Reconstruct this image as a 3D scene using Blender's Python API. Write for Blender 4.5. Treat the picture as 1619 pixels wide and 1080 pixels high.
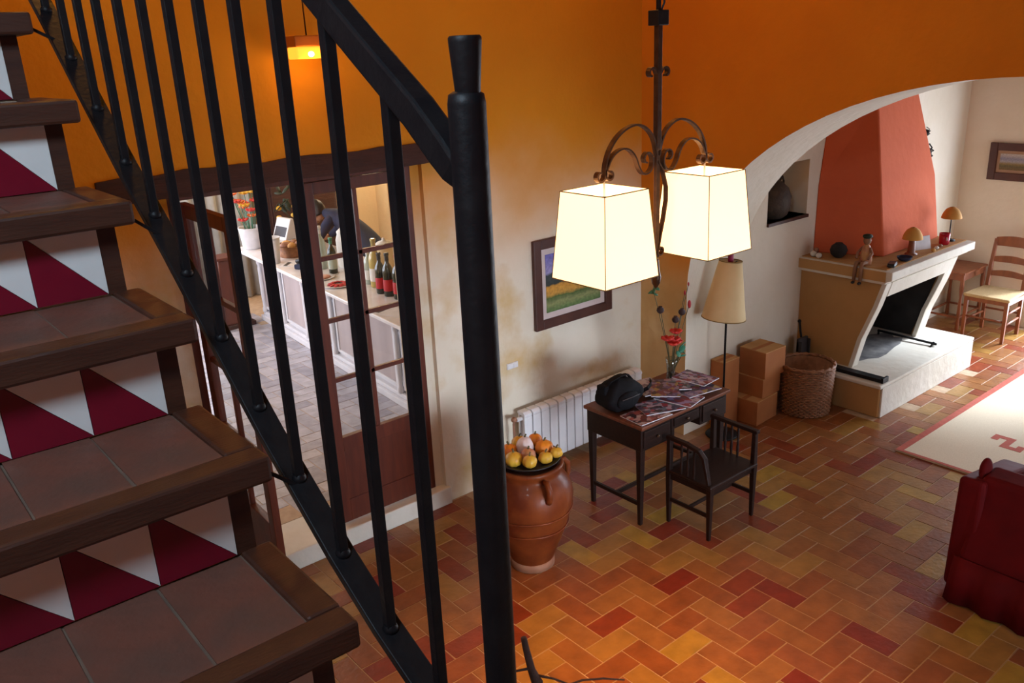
import bpy, bmesh, math, random
from mathutils import Vector, Matrix, Euler

for o in list(bpy.data.objects):
    bpy.data.objects.remove(o)
random.seed(7)
SC = bpy.context.scene
COL = SC.collection
PI = math.pi

# ------------------------------------------------------------------ camera
CAM = Vector((0, 0, 3.0))
FPX = 1355.71
pit, rol, yaw = math.radians(18.99), math.radians(-2.727), math.radians(38.85)
FW = Vector((math.sin(yaw) * math.cos(pit), math.cos(yaw) * math.cos(pit), -math.sin(pit)))
r0 = Vector((math.cos(yaw), -math.sin(yaw), 0))
u0 = r0.cross(FW)
RT = math.cos(rol) * r0 + math.sin(rol) * u0
UP = -math.sin(rol) * r0 + math.cos(rol) * u0
cd = bpy.data.cameras.new('camera')
cam = bpy.data.objects.new('camera', cd)
COL.objects.link(cam)
cam.matrix_world = Matrix(((RT.x, UP.x, -FW.x, 0), (RT.y, UP.y, -FW.y, 0), (RT.z, UP.z, -FW.z, 3.0), (0, 0, 0, 1)))
cd.sensor_width = 36
cd.lens = FPX / 1619 * 36
cd.clip_start = 0.05
SC.camera = cam


def project(p):
    d = Vector(p) - CAM
    k = d.dot(FW)
    if k < .1:
        return None
    return (809.5 + FPX * d.dot(RT) / k, 540 - FPX * d.dot(UP) / k, k)


# ------------------------------------------------------------------ world, windows, exposure
W = bpy.data.worlds.new('world')
SC.world = W
W.use_nodes = True
W.node_tree.nodes['Background'].inputs[0].default_value = (.55, .68, .9, 1)
W.node_tree.nodes['Background'].inputs[1].default_value = .6
SC.view_settings.view_transform = 'Standard'
SC.view_settings.look = 'None'
SC.view_settings.exposure = 0
SC.view_settings.gamma = 1
SC.view_settings.use_curve_mapping = False


def area_light(name, loc, direction, sx, sy, power, color, spread=PI):
    l = bpy.data.lights.new(name, 'AREA')
    l.shape = 'RECTANGLE'
    l.size, l.size_y = sx, sy
    l.energy, l.color = power, color
    l.spread = spread
    o = bpy.data.objects.new(name, l)
    COL.objects.link(o)
    o.location = loc
    o.rotation_euler = Vector(direction).to_track_quat('-Z', 'Y').to_euler()
    return o


# daylight through the glazed door (right wall) and the window (front wall) of the fireplace room, both out of frame
area_light('daylight_glazed_door', (9.52, 2.22, 1.13), (-1, 0, 0), 1.76, 2.15, 160, (.78, .87, 1.0))
area_light('daylight_front_window', (7.4, -.62, 1.25), (0, 1, 0), 2.56, 1.66, 32, (.78, .87, 1.0))
# sun falling through the same glazed door onto the floor beside the hearth
sl = bpy.data.lights.new('sun', 'SUN')
sl.energy, sl.color, sl.angle = 8.5, (.80, .89, 1.0), math.radians(12)
sun = bpy.data.objects.new('sun', sl)
COL.objects.link(sun)
sun.location = (13, 1.5, 5)
sun.rotation_euler = Vector((-1, .34, -.80)).to_track_quat('-Z', 'Y').to_euler()
# daylight through the low entrance window behind the camera
area_light('daylight_entrance', (2.6, -2.6, 1.25), (.12, 1, -.10), 2.4, 1.5, 21, (.74, .86, 1.0), math.radians(40))
# daylight through the window behind the bar room's far end; the side light is added to whiten the counter
area_light('daylight_bar_window', (2.3, 10.4, 1.75), (0, -1, 0), 2.0, 1.9, 110, (.68, .78, 1.0))
area_light('added_bar_side_light', (.5, 8.2, 1.9), (1, .15, .1), 1.8, 1.4, 125, (.76, .83, 1.0))
# daylight through the stair window, high on the left wall
area_light('daylight_stair_window', (-.68, .35, 4.1), (.75, 1, -1.0), .5, .5, 40, (.62, .82, 1.0))
WARM = (1.0, .40, .05)
DEEP = (1.0, .46, .10)


def point_light(name, loc, power, color, r=.04):
    l = bpy.data.lights.new(name, 'POINT')
    l.energy, l.color, l.shadow_soft_size = power, color, r
    o = bpy.data.objects.new(name, l)
    COL.objects.link(o)
    o.location = loc
    return o


# ------------------------------------------------------------------ mesh helper
class MB:
    def __init__(s, o=(0, 0, 0)):
        s.o = Vector(o)
        s.v, s.f, s.m, s.s = [], [], [], []
        s.mi, s.sm = 0, False

    def add(s, vs, fs, mi=None, sm=None):
        n = len(s.v)
        s.v += [tuple(Vector(p) - s.o) for p in vs]
        s.f += [tuple(n + i for i in f) for f in fs]
        s.m += [s.mi if mi is None else mi] * len(fs)
        s.s += [s.sm if sm is None else sm] * len(fs)
        return s

    def box(s, x0, y0, z0, x1, y1, z1, M=None):
        vs = [(x, y, z) for z in (z0, z1) for y in (y0, y1) for x in (x0, x1)]
        if M is not None:
            vs = [M @ Vector(p) for p in vs]
        return s.add(vs, [(0, 2, 3, 1), (4, 5, 7, 6), (0, 1, 5, 4), (2, 6, 7, 3), (0, 4, 6, 2), (1, 3, 7, 5)], sm=False)

    def bar(s, a, b, w, h, up=(0, 0, 1)):
        a, b = Vector(a), Vector(b)
        d = (b - a).normalized()
        sd = d.cross(Vector(up))
        if sd.length < 1e-4:
            sd = d.cross(Vector((1, 0, 0)))
        sd.normalize()
        u = sd.cross(d)
        vs = []
        for p in (a, b):
            for i, j in ((-1, -1), (1, -1), (1, 1), (-1, 1)):
                vs.append(p + sd * i * w / 2 + u * j * h / 2)
        return s.add(vs, [(3, 2, 1, 0), (4, 5, 6, 7), (0, 1, 5, 4), (1, 2, 6, 5), (2, 3, 7, 6), (3, 0, 4, 7)], sm=False)

    def taper(s, a, wa, b, wb):
        """vertical square leg, wa x wa at a tapering to wb x wb at b"""
        vs = []
        for p, w in ((a, wa), (b, wb)):
            for i, j in ((-1, -1), (1, -1), (1, 1), (-1, 1)):
                vs.append((p[0] + i * w / 2, p[1] + j * w / 2, p[2]))
        return s.add(vs, [(3, 2, 1, 0), (4, 5, 6, 7), (0, 1, 5, 4), (1, 2, 6, 5), (2, 3, 7, 6), (3, 0, 4, 7)], sm=False)

    def prism(s, poly, axis, a, b):
        def P(q, t):
            return {'x': (t, q[0], q[1]), 'y': (q[0], t, q[1]), 'z': (q[0], q[1], t)}[axis]
        n = len(poly)
        vs = [P(q, a) for q in poly] + [P(q, b) for q in poly]
        fs = [tuple(range(n)), tuple(range(2 * n - 1, n - 1, -1))]
        fs += [(i, i + n, (i + 1) % n + n, (i + 1) % n) for i in range(n)]
        return s.add(vs, fs, sm=False)

    def hexa(s, bot, top):
        return s.add(list(bot) + list(top), [(3, 2, 1, 0), (4, 5, 6, 7), (0, 1, 5, 4), (1, 2, 6, 5), (2, 3, 7, 6), (3, 0, 4, 7)], sm=False)

    def lathe(s, prof, c=(0, 0, 0), seg=24, M=None, cap=True, sm=True, rfun=None):
        vs, fs = [], []
        c = Vector(c)
        for r, z in prof:
            for i in range(seg):
                t = 2 * PI * i / seg
                rr = r * (rfun(t, z) if rfun else 1)
                p = Vector((rr * math.cos(t), rr * math.sin(t), z))
                if M is not None:
                    p = M @ p
                vs.append(c + p)
        n = len(prof)
        for k in range(n - 1):
            for i in range(seg):
                j = (i + 1) % seg
                fs.append((k * seg + i, k * seg + j, (k + 1) * seg + j, (k + 1) * seg + i))
        s.add(vs, fs, sm=sm)
        if cap:
            s.add(vs[:seg], [tuple(range(seg - 1, -1, -1))], sm=False)
            s.add(vs[-seg:], [tuple(range(seg))], sm=False)
        return s

    def ball(s, c, r, seg=14, rings=8, M=None):
        if not hasattr(r, '__len__'):
            r = (r, r, r)
        vs, fs = [], []
        for k in range(rings + 1):
            ph = PI * k / rings
            for i in range(seg):
                t = 2 * PI * i / seg
                p = Vector((r[0] * math.sin(ph) * math.cos(t), r[1] * math.sin(ph) * math.sin(t), -r[2] * math.cos(ph)))
                if M is not None:
                    p = M @ p
                vs.append(Vector(c) + p)
        for k in range(rings):
            for i in range(seg):
                j = (i + 1) % seg
                fs.append((k * seg + i, k * seg + j, (k + 1) * seg + j, (k + 1) * seg + i))
        return s.add(vs, fs, sm=True)

    def tube(s, path, r, seg=8, flat=None, sm=True, up=None):
        """sweep; r scalar or list; flat=(w,h) gives a rectangular strap"""
        path = [Vector(p) for p in path]
        n = len(path)
        rs = r if hasattr(r, '__len__') else [r] * n
        vs, fs = [], []
        nrm = None
        for i, p in enumerate(path):
            d = (path[min(i + 1, n - 1)] - path[max(i - 1, 0)]).normalized()
            if up is not None:
                nrm = Vector(up) - d * Vector(up).dot(d)
            elif nrm is None:
                nrm = d.orthogonal()
            else:
                nrm = nrm - d * nrm.dot(d)
            if nrm.length < 1e-6:
                nrm = d.orthogonal()
            nrm.normalize()
            b = d.cross(nrm)
            if flat:
                w, h = flat
                for a_, b_ in ((-1, -1), (1, -1), (1, 1), (-1, 1)):
                    vs.append(p + nrm * a_ * w / 2 * rs[i] + b * b_ * h / 2 * rs[i])
            else:
                for k in range(seg):
                    t = 2 * PI * k / seg
                    vs.append(p + (nrm * math.cos(t) + b * math.sin(t)) * rs[i])
        sg = 4 if flat else seg
        for i in range(n - 1):
            for k in range(sg):
                j = (k + 1) % sg
                fs.append((i * sg + k, i * sg + j, (i + 1) * sg + j, (i + 1) * sg + k))
        fs.append(tuple(range(sg - 1, -1, -1)))
        fs.append(tuple((n - 1) * sg + k for k in range(sg)))
        return s.add(vs, fs, sm=sm and not flat)

    def mesh(s, name, mats):
        me = bpy.data.meshes.new(name)
        me.from_pydata(s.v, [], s.f)
        if not isinstance(mats, (list, tuple)):
            mats = [mats]
        for m in mats:
            me.materials.append(m)
        me.polygons.foreach_set('material_index', s.m)
        me.polygons.foreach_set('use_smooth', s.s)
        me.update()
        bm = bmesh.new()
        bm.from_mesh(me)
        bmesh.ops.recalc_face_normals(bm, faces=bm.faces)
        bm.to_mesh(me)
        bm.free()
        return me

    def build(s, name, mats, parent=None, bevel=0, loc=None, rotz=0):
        o = bpy.data.objects.new(name, s.mesh(name, mats))
        COL.objects.link(o)
        o.parent = parent
        if loc is not None:
            o.location = loc
            o.rotation_euler = (0, 0, rotz)
        if bevel:
            b = o.modifiers.new('bevel', 'BEVEL')
            b.width = bevel
            b.segments = 2
            b.limit_method = 'ANGLE'
            b.angle_limit = .6
        return o


def tag(o, label, cat, group=None):
    o['label'] = label
    o['category'] = cat
    if group:
        o['group'] = group
    return o


def thing(name, label, cat, loc=(0, 0, 0), rotz=0, group=None):
    o = bpy.data.objects.new(name, None)
    o.empty_display_size = .05
    COL.objects.link(o)
    o.location = loc
    o.rotation_euler = (0, 0, rotz)
    return tag(o, label, cat, group)


def struct(o):
    o['kind'] = 'structure'
    return o


# ------------------------------------------------------------------ materials
def new_mat(name):
    m = bpy.data.materials.new(name)
    m.use_nodes = True
    nt = m.node_tree
    return m, nt, nt.nodes['Principled BSDF']


def N(nt, t, **kw):
    n = nt.nodes.new(t)
    for k, v in kw.items():
        setattr(n, k, v)
    return n


def ramp(nt, stops, interp='LINEAR'):
    r = N(nt, 'ShaderNodeValToRGB')
    r.color_ramp.interpolation = interp
    e = r.color_ramp.elements
    while len(e) < len(stops):
        e.new(.5)
    for el, (p, c) in zip(e, stops):
        el.position = p
        el.color = (*c, 1)
    return r


def mat(name, c1, c2=None, rough=.6, scale=8, bump=0, bscale=40, metal=0, spec=.5, coat=0, stretch=(1, 1, 1), detail=4, sheen=0):
    m, nt, b = new_mat(name)
    b.inputs['Roughness'].default_value = rough
    b.inputs['Metallic'].default_value = metal
    b.inputs['Specular IOR Level'].default_value = spec
    b.inputs['Coat Weight'].default_value = coat
    b.inputs['Sheen Weight'].default_value = sheen
    tc = N(nt, 'ShaderNodeTexCoord')
    mp = N(nt, 'ShaderNodeMapping')
    mp.inputs['Scale'].default_value = stretch
    nt.links.new(tc.outputs['Object'], mp.inputs[0])
    if c2 is None:
        c2 = tuple(x * .8 for x in c1)
    n = N(nt, 'ShaderNodeTexNoise')
    n.inputs['Scale'].default_value = scale
    n.inputs['Detail'].default_value = detail
    nt.links.new(mp.outputs[0], n.inputs['Vector'])
    r = ramp(nt, [(.33, c1), (.68, c2)])
    nt.links.new(n.outputs['Fac'], r.inputs[0])
    nt.links.new(r.outputs[0], b.inputs['Base Color'])
    if bump:
        n2 = N(nt, 'ShaderNodeTexNoise')
        n2.inputs['Scale'].default_value = bscale
        n2.inputs['Detail'].default_value = 5
        nt.links.new(mp.outputs[0], n2.inputs['Vector'])
        bp = N(nt, 'ShaderNodeBump')
        bp.inputs['Strength'].default_value = bump
        bp.inputs['Distance'].default_value = .02
        nt.links.new(n2.outputs['Fac'], bp.inputs['Height'])
        nt.links.new(bp.outputs[0], b.inputs['Normal'])
    return m


def brick_mat(name, stops, island, rough=.32):
    m, nt, b = new_mat(name)
    if island:
        src = N(nt, 'ShaderNodeNewGeometry').outputs['Random Per Island']
    else:
        src = N(nt, 'ShaderNodeObjectInfo').outputs['Random']
    r = ramp(nt, stops, 'CONSTANT')
    nt.links.new(src, r.inputs[0])
    geo = N(nt, 'ShaderNodeNewGeometry')
    n = N(nt, 'ShaderNodeTexNoise')
    n.inputs['Scale'].default_value = 9
    n.inputs['Detail'].default_value = 6
    nt.links.new(geo.outputs['Position'], n.inputs['Vector'])
    mx = N(nt, 'ShaderNodeMix', data_type='RGBA', blend_type='MULTIPLY')
    rr = ramp(nt, [(.3, (.72, .70, .66)), (.7, (1.1, 1.08, 1.05))])
    nt.links.new(n.outputs['Fac'], rr.inputs[0])
    mx.inputs[0].default_value = 1
    nt.links.new(r.outputs[0], mx.inputs[6])
    nt.links.new(rr.outputs[0], mx.inputs[7])
    nt.links.new(mx.outputs[2], b.inputs['Base Color'])
    b.inputs['Roughness'].default_value = rough
    n2 = N(nt, 'ShaderNodeTexNoise')
    n2.inputs['Scale'].default_value = 35
    nt.links.new(geo.outputs['Position'], n2.inputs['Vector'])
    bp = N(nt, 'ShaderNodeBump')
    bp.inputs['Strength'].default_value = .25
    bp.inputs['Distance'].default_value = .01
    nt.links.new(n2.outputs['Fac'], bp.inputs['Height'])
    nt.links.new(bp.outputs[0], b.inputs['Normal'])
    return m


def emit_mat(name, col, strength, base=(.8, .7, .5)):
    m, nt, b = new_mat(name)
    b.inputs['Base Color'].default_value = (*base, 1)
    b.inputs['Emission Color'].default_value = (*col, 1)
    b.inputs['Emission Strength'].default_value = strength
    b.inputs['Roughness'].default_value = .8
    return m


def glass_mat(name, tint=(1, 1, 1), gl=.06):
    m, nt, b = new_mat(name)
    nt.nodes.remove(b)
    t = N(nt, 'ShaderNodeBsdfTransparent')
    t.inputs[0].default_value = (*tint, 1)
    g = N(nt, 'ShaderNodeBsdfGlossy')
    g.inputs['Roughness'].default_value = .03
    mx = N(nt, 'ShaderNodeMixShader')
    mx.inputs[0].default_value = gl
    nt.links.new(t.outputs[0], mx.inputs[1])
    nt.links.new(g.outputs[0], mx.inputs[2])
    nt.links.new(mx.outputs[0], nt.nodes['Material Output'].inputs[0])
    return m


def plaster(name, c1, c2, stain=None, bump=.35):
    m, nt, b = new_mat(name)
    geo = N(nt, 'ShaderNodeNewGeometry')
    n = N(nt, 'ShaderNodeTexNoise')
    n.inputs['Scale'].default_value = 1.6
    n.inputs['Detail'].default_value = 8
    n.inputs['Roughness'].default_value = .6
    nt.links.new(geo.outputs['Position'], n.inputs['Vector'])
    r = ramp(nt, [(.35, c1), (.7, c2)])
    nt.links.new(n.outputs['Fac'], r.inputs[0])
    out = r.outputs[0]
    if stain:
        n3 = N(nt, 'ShaderNodeTexNoise')
        n3.inputs['Scale'].default_value = 2.1
        n3.inputs['Detail'].default_value = 5
        nt.links.new(geo.outputs['Position'], n3.inputs['Vector'])
        r3 = ramp(nt, [(.56, (0, 0, 0)), (.72, (1, 1, 1))])
        nt.links.new(n3.outputs['Fac'], r3.inputs[0])
        mx = N(nt, 'ShaderNodeMix', data_type='RGBA')
        nt.links.new(r3.outputs[0], mx.inputs[0])
        nt.links.new(out, mx.inputs[6])
        mx.inputs[7].default_value = (*stain, 1)
        out = mx.outputs[2]
    nt.links.new(out, b.inputs['Base Color'])
    b.inputs['Roughness'].default_value = .85
    b.inputs['Specular IOR Level'].default_value = .2
    n2 = N(nt, 'ShaderNodeTexNoise')
    n2.inputs['Scale'].default_value = 14
    n2.inputs['Detail'].default_value = 6
    nt.links.new(geo.outputs['Position'], n2.inputs['Vector'])
    bp = N(nt, 'ShaderNodeBump')
    bp.inputs['Strength'].default_value = bump
    bp.inputs['Distance'].default_value = .02
    nt.links.new(n2.outputs['Fac'], bp.inputs['Height'])
    nt.links.new(bp.outputs[0], b.inputs['Normal'])
    return m


def two_tone_plaster(name, c1, c2, o1, o2, z0, z1):
    """cream plaster below, ochre above, blended unevenly between z0 and z1"""
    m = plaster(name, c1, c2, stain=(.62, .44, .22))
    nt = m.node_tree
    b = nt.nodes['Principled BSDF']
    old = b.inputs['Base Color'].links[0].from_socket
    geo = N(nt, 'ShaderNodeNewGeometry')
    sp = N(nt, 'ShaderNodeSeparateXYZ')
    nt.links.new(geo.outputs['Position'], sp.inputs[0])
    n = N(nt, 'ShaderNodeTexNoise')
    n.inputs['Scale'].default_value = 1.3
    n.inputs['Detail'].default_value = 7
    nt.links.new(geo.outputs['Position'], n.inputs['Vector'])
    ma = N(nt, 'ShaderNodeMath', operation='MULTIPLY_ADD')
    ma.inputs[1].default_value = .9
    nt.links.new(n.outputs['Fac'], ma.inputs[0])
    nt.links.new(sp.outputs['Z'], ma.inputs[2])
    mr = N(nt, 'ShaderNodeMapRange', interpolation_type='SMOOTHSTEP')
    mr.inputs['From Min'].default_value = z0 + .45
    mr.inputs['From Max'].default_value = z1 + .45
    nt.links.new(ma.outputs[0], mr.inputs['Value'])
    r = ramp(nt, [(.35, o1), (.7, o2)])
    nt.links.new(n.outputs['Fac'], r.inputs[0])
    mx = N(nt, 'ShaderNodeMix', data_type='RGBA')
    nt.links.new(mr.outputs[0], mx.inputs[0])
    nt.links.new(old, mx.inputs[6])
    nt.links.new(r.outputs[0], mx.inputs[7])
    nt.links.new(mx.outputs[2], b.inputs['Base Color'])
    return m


M = {}
M['wall'] = two_tone_plaster('wall_two_tone', (.76, .69, .57), (.70, .62, .49), (.70, .31, .020), (.64, .27, .016), 1.45, 2.5)  # cream below, ochre above, blended by height
M['ochre'] = two_tone_plaster('arch_two_tone', (.60, .40, .19), (.50, .30, .11), (.66, .25, .018), (.58, .20, .014), .9, 1.7)
M['wall_cream'] = plaster('cream_plaster', (.74, .67, .56), (.68, .60, .47))
M['wall_bar'] = plaster('bar_plaster', (.82, .66, .42), (.78, .60, .36))
M['ceiling'] = mat('ceiling_boards', (.10, .045, .02), (.07, .03, .014), rough=.7, scale=4, stretch=(1, 8, 1))
M['fire_plaster'] = plaster('fireplace_plaster', (.50, .28, .11), (.42, .23, .085))
M['hood'] = plaster('salmon_plaster', (.62, .135, .055), (.56, .115, .048), bump=.2)
M['stone'] = plaster('pale_stone', (.72, .68, .60), (.60, .55, .46), bump=.3)
M['firebox'] = mat('sooty_brick', (.012, .010, .010), (.03, .026, .024), rough=.9, scale=5)
TERRA = [(0, (.25, .080, .024)), (.20, (.28, .110, .032)), (.40, (.29, .125, .036)), (.54, (.22, .042, .014)), (.64, (.32, .165, .040)),
         (.80, (.25, .085, .032)), (.88, (.37, .22, .036)), (.95, (.20, .028, .012))]
M['brick'] = brick_mat('terracotta_brick', TERRA, False)
M['brick_far'] = brick_mat('terracotta_brick_field', TERRA, True)
PALE = [(0, (.35, .33, .37)), (.3, (.39, .37, .41)), (.55, (.31, .29, .33)), (.75, (.43, .40, .43))]  # pale lilac puts the daylight glare into the brick colour
M['bar_brick'] = brick_mat('glare_pale_brick', PALE, False, .3)
M['bar_brick_far'] = brick_mat('glare_pale_brick_field', PALE, True, .3)
M['mortar'] = mat('mortar', (.45, .32, .205), (.37, .25, .155), rough=.9, scale=20)
M['iron'] = mat('black_iron', (.006, .0055, .007), (.010, .009, .010), rough=.5, scale=30, bump=.08, bscale=60, spec=.25)
M['iron_brown'] = mat('brown_wrought_iron', (.06, .028, .014), (.10, .05, .026), rough=.42, scale=30, metal=.6, bump=.1)
M['stair_wood'] = mat('stair_wood', (.065, .021, .010), (.042, .013, .007), rough=.5, scale=6, bump=.1, stretch=(1, 6, 6))
M['stair_plaster'] = plaster('stair_plaster', (.66, .58, .46), (.58, .48, .34))
M['dark_wood'] = mat('dark_wood', (.012, .0045, .003), (.022, .008, .005), rough=.45, spec=.25, scale=5, stretch=(1, 8, 8), bump=.06)
M['desk_top'] = mat('desk_top_wood', (.16, .045, .018), (.10, .028, .012), rough=.35, scale=4, stretch=(1, 9, 1))
M['door_wood'] = mat('door_wood', (.12, .022, .008), (.075, .014, .006), rough=.42, scale=4, stretch=(8, 8, 1), bump=.05)
M['beam'] = mat('beam_wood', (.030, .008, .005), (.05, .014, .008), rough=.7, scale=4, stretch=(1, 8, 8), bump=.3, bscale=12)
M['chair_wood'] = mat('chair_wood', (.26, .075, .025), (.18, .05, .018), rough=.4, scale=5, stretch=(4, 4, 1))
M['rush'] = mat('rush', (.55, .40, .20), (.42, .29, .13), rough=.8, scale=30, stretch=(1, 12, 1), bump=.4, bscale=50)
M['glass'] = glass_mat('window_glass', (.97, .98, .98), .05)
M['vase_glass'] = glass_mat('vase_glass', (.80, .84, .82), .16)
M['white'] = mat('white_enamel', (.78, .77, .78), (.74, .73, .75), rough=.35)
M['tile_white'] = mat('white_glazed_tile', (.80, .80, .78), (.74, .73, .70), rough=.35, scale=12)
M['tile_red'] = mat('crimson_glazed_tile', (.20, .006, .022), (.16, .004, .018), rough=.3, scale=12)
M['tread_tile'] = mat('tread_tile', (.17, .055, .034), (.11, .052, .036), rough=.6, scale=7, bump=.15, bscale=30)
M['grout'] = mat('grout', (.15, .10, .07), (.11, .07, .05), rough=.9, scale=20)
M['jar'] = mat('glazed_terracotta', (.20, .048, .011), (.10, .018, .006), rough=.42, scale=7, coat=.05, spec=.22, bump=.25, bscale=9, detail=8)
M['jar_raw'] = mat('bare_terracotta', (.34, .17, .10), (.24, .10, .055), rough=.6, scale=8)
M['card'] = mat('cardboard', (.44, .16, .045), (.37, .125, .035), rough=.85, scale=5)
M['card_lid'] = mat('cardboard_lid', (.58, .32, .12), (.50, .25, .085), rough=.85, scale=6)
M['wicker'] = mat('wicker', (.30, .13, .055), (.20, .08, .032), rough=.6, scale=25, bump=.2)
M['wicker_dark'] = mat('dark_wicker', (.06, .04, .025), (.035, .022, .014), rough=.7, scale=20, bump=.3)
M['bag'] = mat('black_nylon', (.004, .004, .005), (.008, .007, .009), rough=.8, scale=30, bump=.15, bscale=30, spec=.15)
M['red_cloth'] = mat('red_slipcover', (.11, .002, .003), (.08, .0015, .0025), rough=.75, scale=6, bump=.15, bscale=10, spec=.15)
M['lampshade'] = mat('ivory_lampshade', (.66, .50, .27), (.62, .46, .24), rough=.8)
M['ochre_shade'] = mat('ochre_lampshade', (.60, .30, .06), (.54, .26, .05), rough=.8)
M['black'] = mat('soft_black', (.012, .011, .012), rough=.5)
M['bottle_green'] = mat('dark_green_glass', (.012, .02, .012), rough=.12, spec=.7)
M['bottle_clear'] = mat('pale_green_glass', (.40, .46, .38), rough=.12, spec=.7)
M['bottle_gold'] = mat('golden_bottle', (.50, .38, .10), rough=.18, spec=.7)
M['label_red'] = mat('red_label', (.50, .015, .02), rough=.6)
M['label_white'] = mat('white_label', (.75, .72, .66), rough=.6)
M['bar_white'] = mat('bar_paint', (.70, .68, .70), (.62, .60, .62), rough=.4, scale=4)
M['bar_panel'] = mat('bar_panel_paint', (.46, .38, .37), (.38, .31, .30), rough=.5, scale=5, stretch=(1, 1, .2))
M['marble'] = mat('counter_marble', (.80, .76, .74), (.70, .64, .62), rough=.2, scale=6)
M['curtain'] = mat('grey_curtain', (.42, .40, .36), (.34, .32, .28), rough=.9, scale=6)
M['navy'] = mat('navy_cloth', (.018, .024, .065), (.012, .015, .04), rough=.85, scale=12)
M['trousers'] = mat('dark_trousers', (.012, .012, .015), rough=.85)
M['ash'] = mat('ash', (.10, .095, .10), (.24, .23, .22), rough=.95, scale=9)
M['skin'] = mat('skin', (.52, .25, .14), (.48, .22, .12), rough=.55)
M['hair'] = mat('dark_hair', (.016, .009, .006), (.008, .005, .004), rough=.6, scale=40)
M['eye'] = mat('eye_dark', (.01, .008, .008), rough=.2)
M['leaf'] = mat('leaf_green', (.04, .16, .07), (.03, .10, .045), rough=.5)
M['leaf_blue'] = mat('leaf_blue_green', (.05, .26, .16), (.04, .18, .11), rough=.5)
M['stem'] = mat('stem', (.10, .09, .035), rough=.6)
M['pod'] = mat('seed_pod', (.03, .012, .012), rough=.7)
M['coral'] = mat('coral_bloom', (.62, .045, .028), (.52, .03, .03), rough=.6, scale=20)
M['red_bloom'] = mat('red_bloom', (.40, .012, .02), rough=.6)
M['orange_bloom'] = mat('orange_bloom', (.78, .20, .04), (.70, .12, .03), rough=.6)
M['yellow_bloom'] = mat('yellow_bloom', (.80, .46, .04), rough=.6)
M['g_yellow'] = mat('yellow_gourd', (.66, .40, .04), (.60, .30, .03), rough=.4, scale=20)
M['g_orange'] = mat('orange_gourd', (.72, .20, .015), (.66, .26, .02), rough=.4, scale=20)
M['g_white'] = mat('white_gourd', (.72, .60, .58), (.66, .52, .50), rough=.4, scale=20)
M['g_pink'] = mat('mottled_gourd', (.42, .14, .08), (.55, .30, .10), rough=.4, scale=20)
M['magenta'] = mat('magenta_candle', (.26, .01, .06), rough=.5)
M['mug'] = mat('red_mug', (.48, .008, .03), rough=.25)
M['paper'] = mat('white_paper', (.72, .70, .72), rough=.7)
M['branch'] = mat('dry_branch', (.05, .018, .010), (.03, .010, .006), rough=.8, scale=25, bump=.5)
M['plant_dark'] = mat('dark_foliage', (.012, .02, .008), (.02, .03, .012), rough=.7)
M['shade'] = emit_mat('lit_pendant_shade', (1.0, .57, .28), 2.4, (.8, .72, .5))
M['seam'] = mat('shade_seam', (.24, .14, .03), rough=.8)
M['bulb'] = emit_mat('lit_bulb', (1.0, .8, .4), 8)
M['amber'] = emit_mat('amber_glass', (1.0, .40, .03), 1.6, (.5, .2, .02))
M['copper'] = mat('copper', (.42, .14, .02), (.36, .11, .015), rough=.45, metal=.3)
M['clay'] = mat('clay_figure', (.30, .15, .08), (.22, .10, .05), rough=.7)
M['slate'] = mat('slate_grey', (.05, .045, .05), rough=.6)


# ------------------------------------------------------------------ structure
def wall_w():
    b = MB()
    b.box(-.65, 4.466, 0, 1.40, 4.78, 5.0)
    b.box(2.95, 4.466, 0, 4.94, 4.78, 5.0)
    b.box(1.40, 4.466, 2.36, 2.95, 4.78, 5.0)
    b.box(2.885, 4.505, 0.13, 2.95, 4.78, 2.36)
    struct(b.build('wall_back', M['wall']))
    b = MB()
    b.box(1.40, 4.43, 0, 2.97, 4.80, .128)
    s = struct(b.build('trim_1', M['stone'], bevel=.008))


wall_w()


def arch_wall():
    x0, x1, ztop = 4.94, 5.6, 5.0
    y0, a, z0, bb = 1.8, 2.205, 1.2, 1.535
    pts = []
    n = 40
    for i in range(n + 1):
        t = PI * i / n
        pts.append((y0 + a * math.cos(t), z0 + bb * math.sin(t)))
    pts = [(y0 + a, 0)] + pts + [(y0 - a, 0)]
    b = MB()
    for x in (x0, x1):
        for i in range(1, len(pts) - 2):
            p, q = pts[i], pts[i + 1]
            b.add([(x, p[0], p[1]), (x, q[0], q[1]), (x, q[0], ztop), (x, p[0], ztop)], [(0, 1, 2, 3)])
    for i in range(len(pts) - 1):
        p, q = pts[i], pts[i + 1]
        b.add([(x0, p[0], p[1]), (x1, p[0], p[1]), (x1, q[0], q[1]), (x0, q[0], q[1])], [(0, 1, 2, 3)], mi=1, sm=True)
    for (ya, yb) in ((y0 + a, 4.466), (-2.5, y0 - a)):
        for x in (x0, x1):
            b.add([(x, ya, 0), (x, yb, 0), (x, yb, ztop), (x, ya, ztop)], [(0, 1, 2, 3)])
    struct(b.build('wall_arch', [M['ochre'], M['wall_cream']]))


arch_wall()

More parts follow.
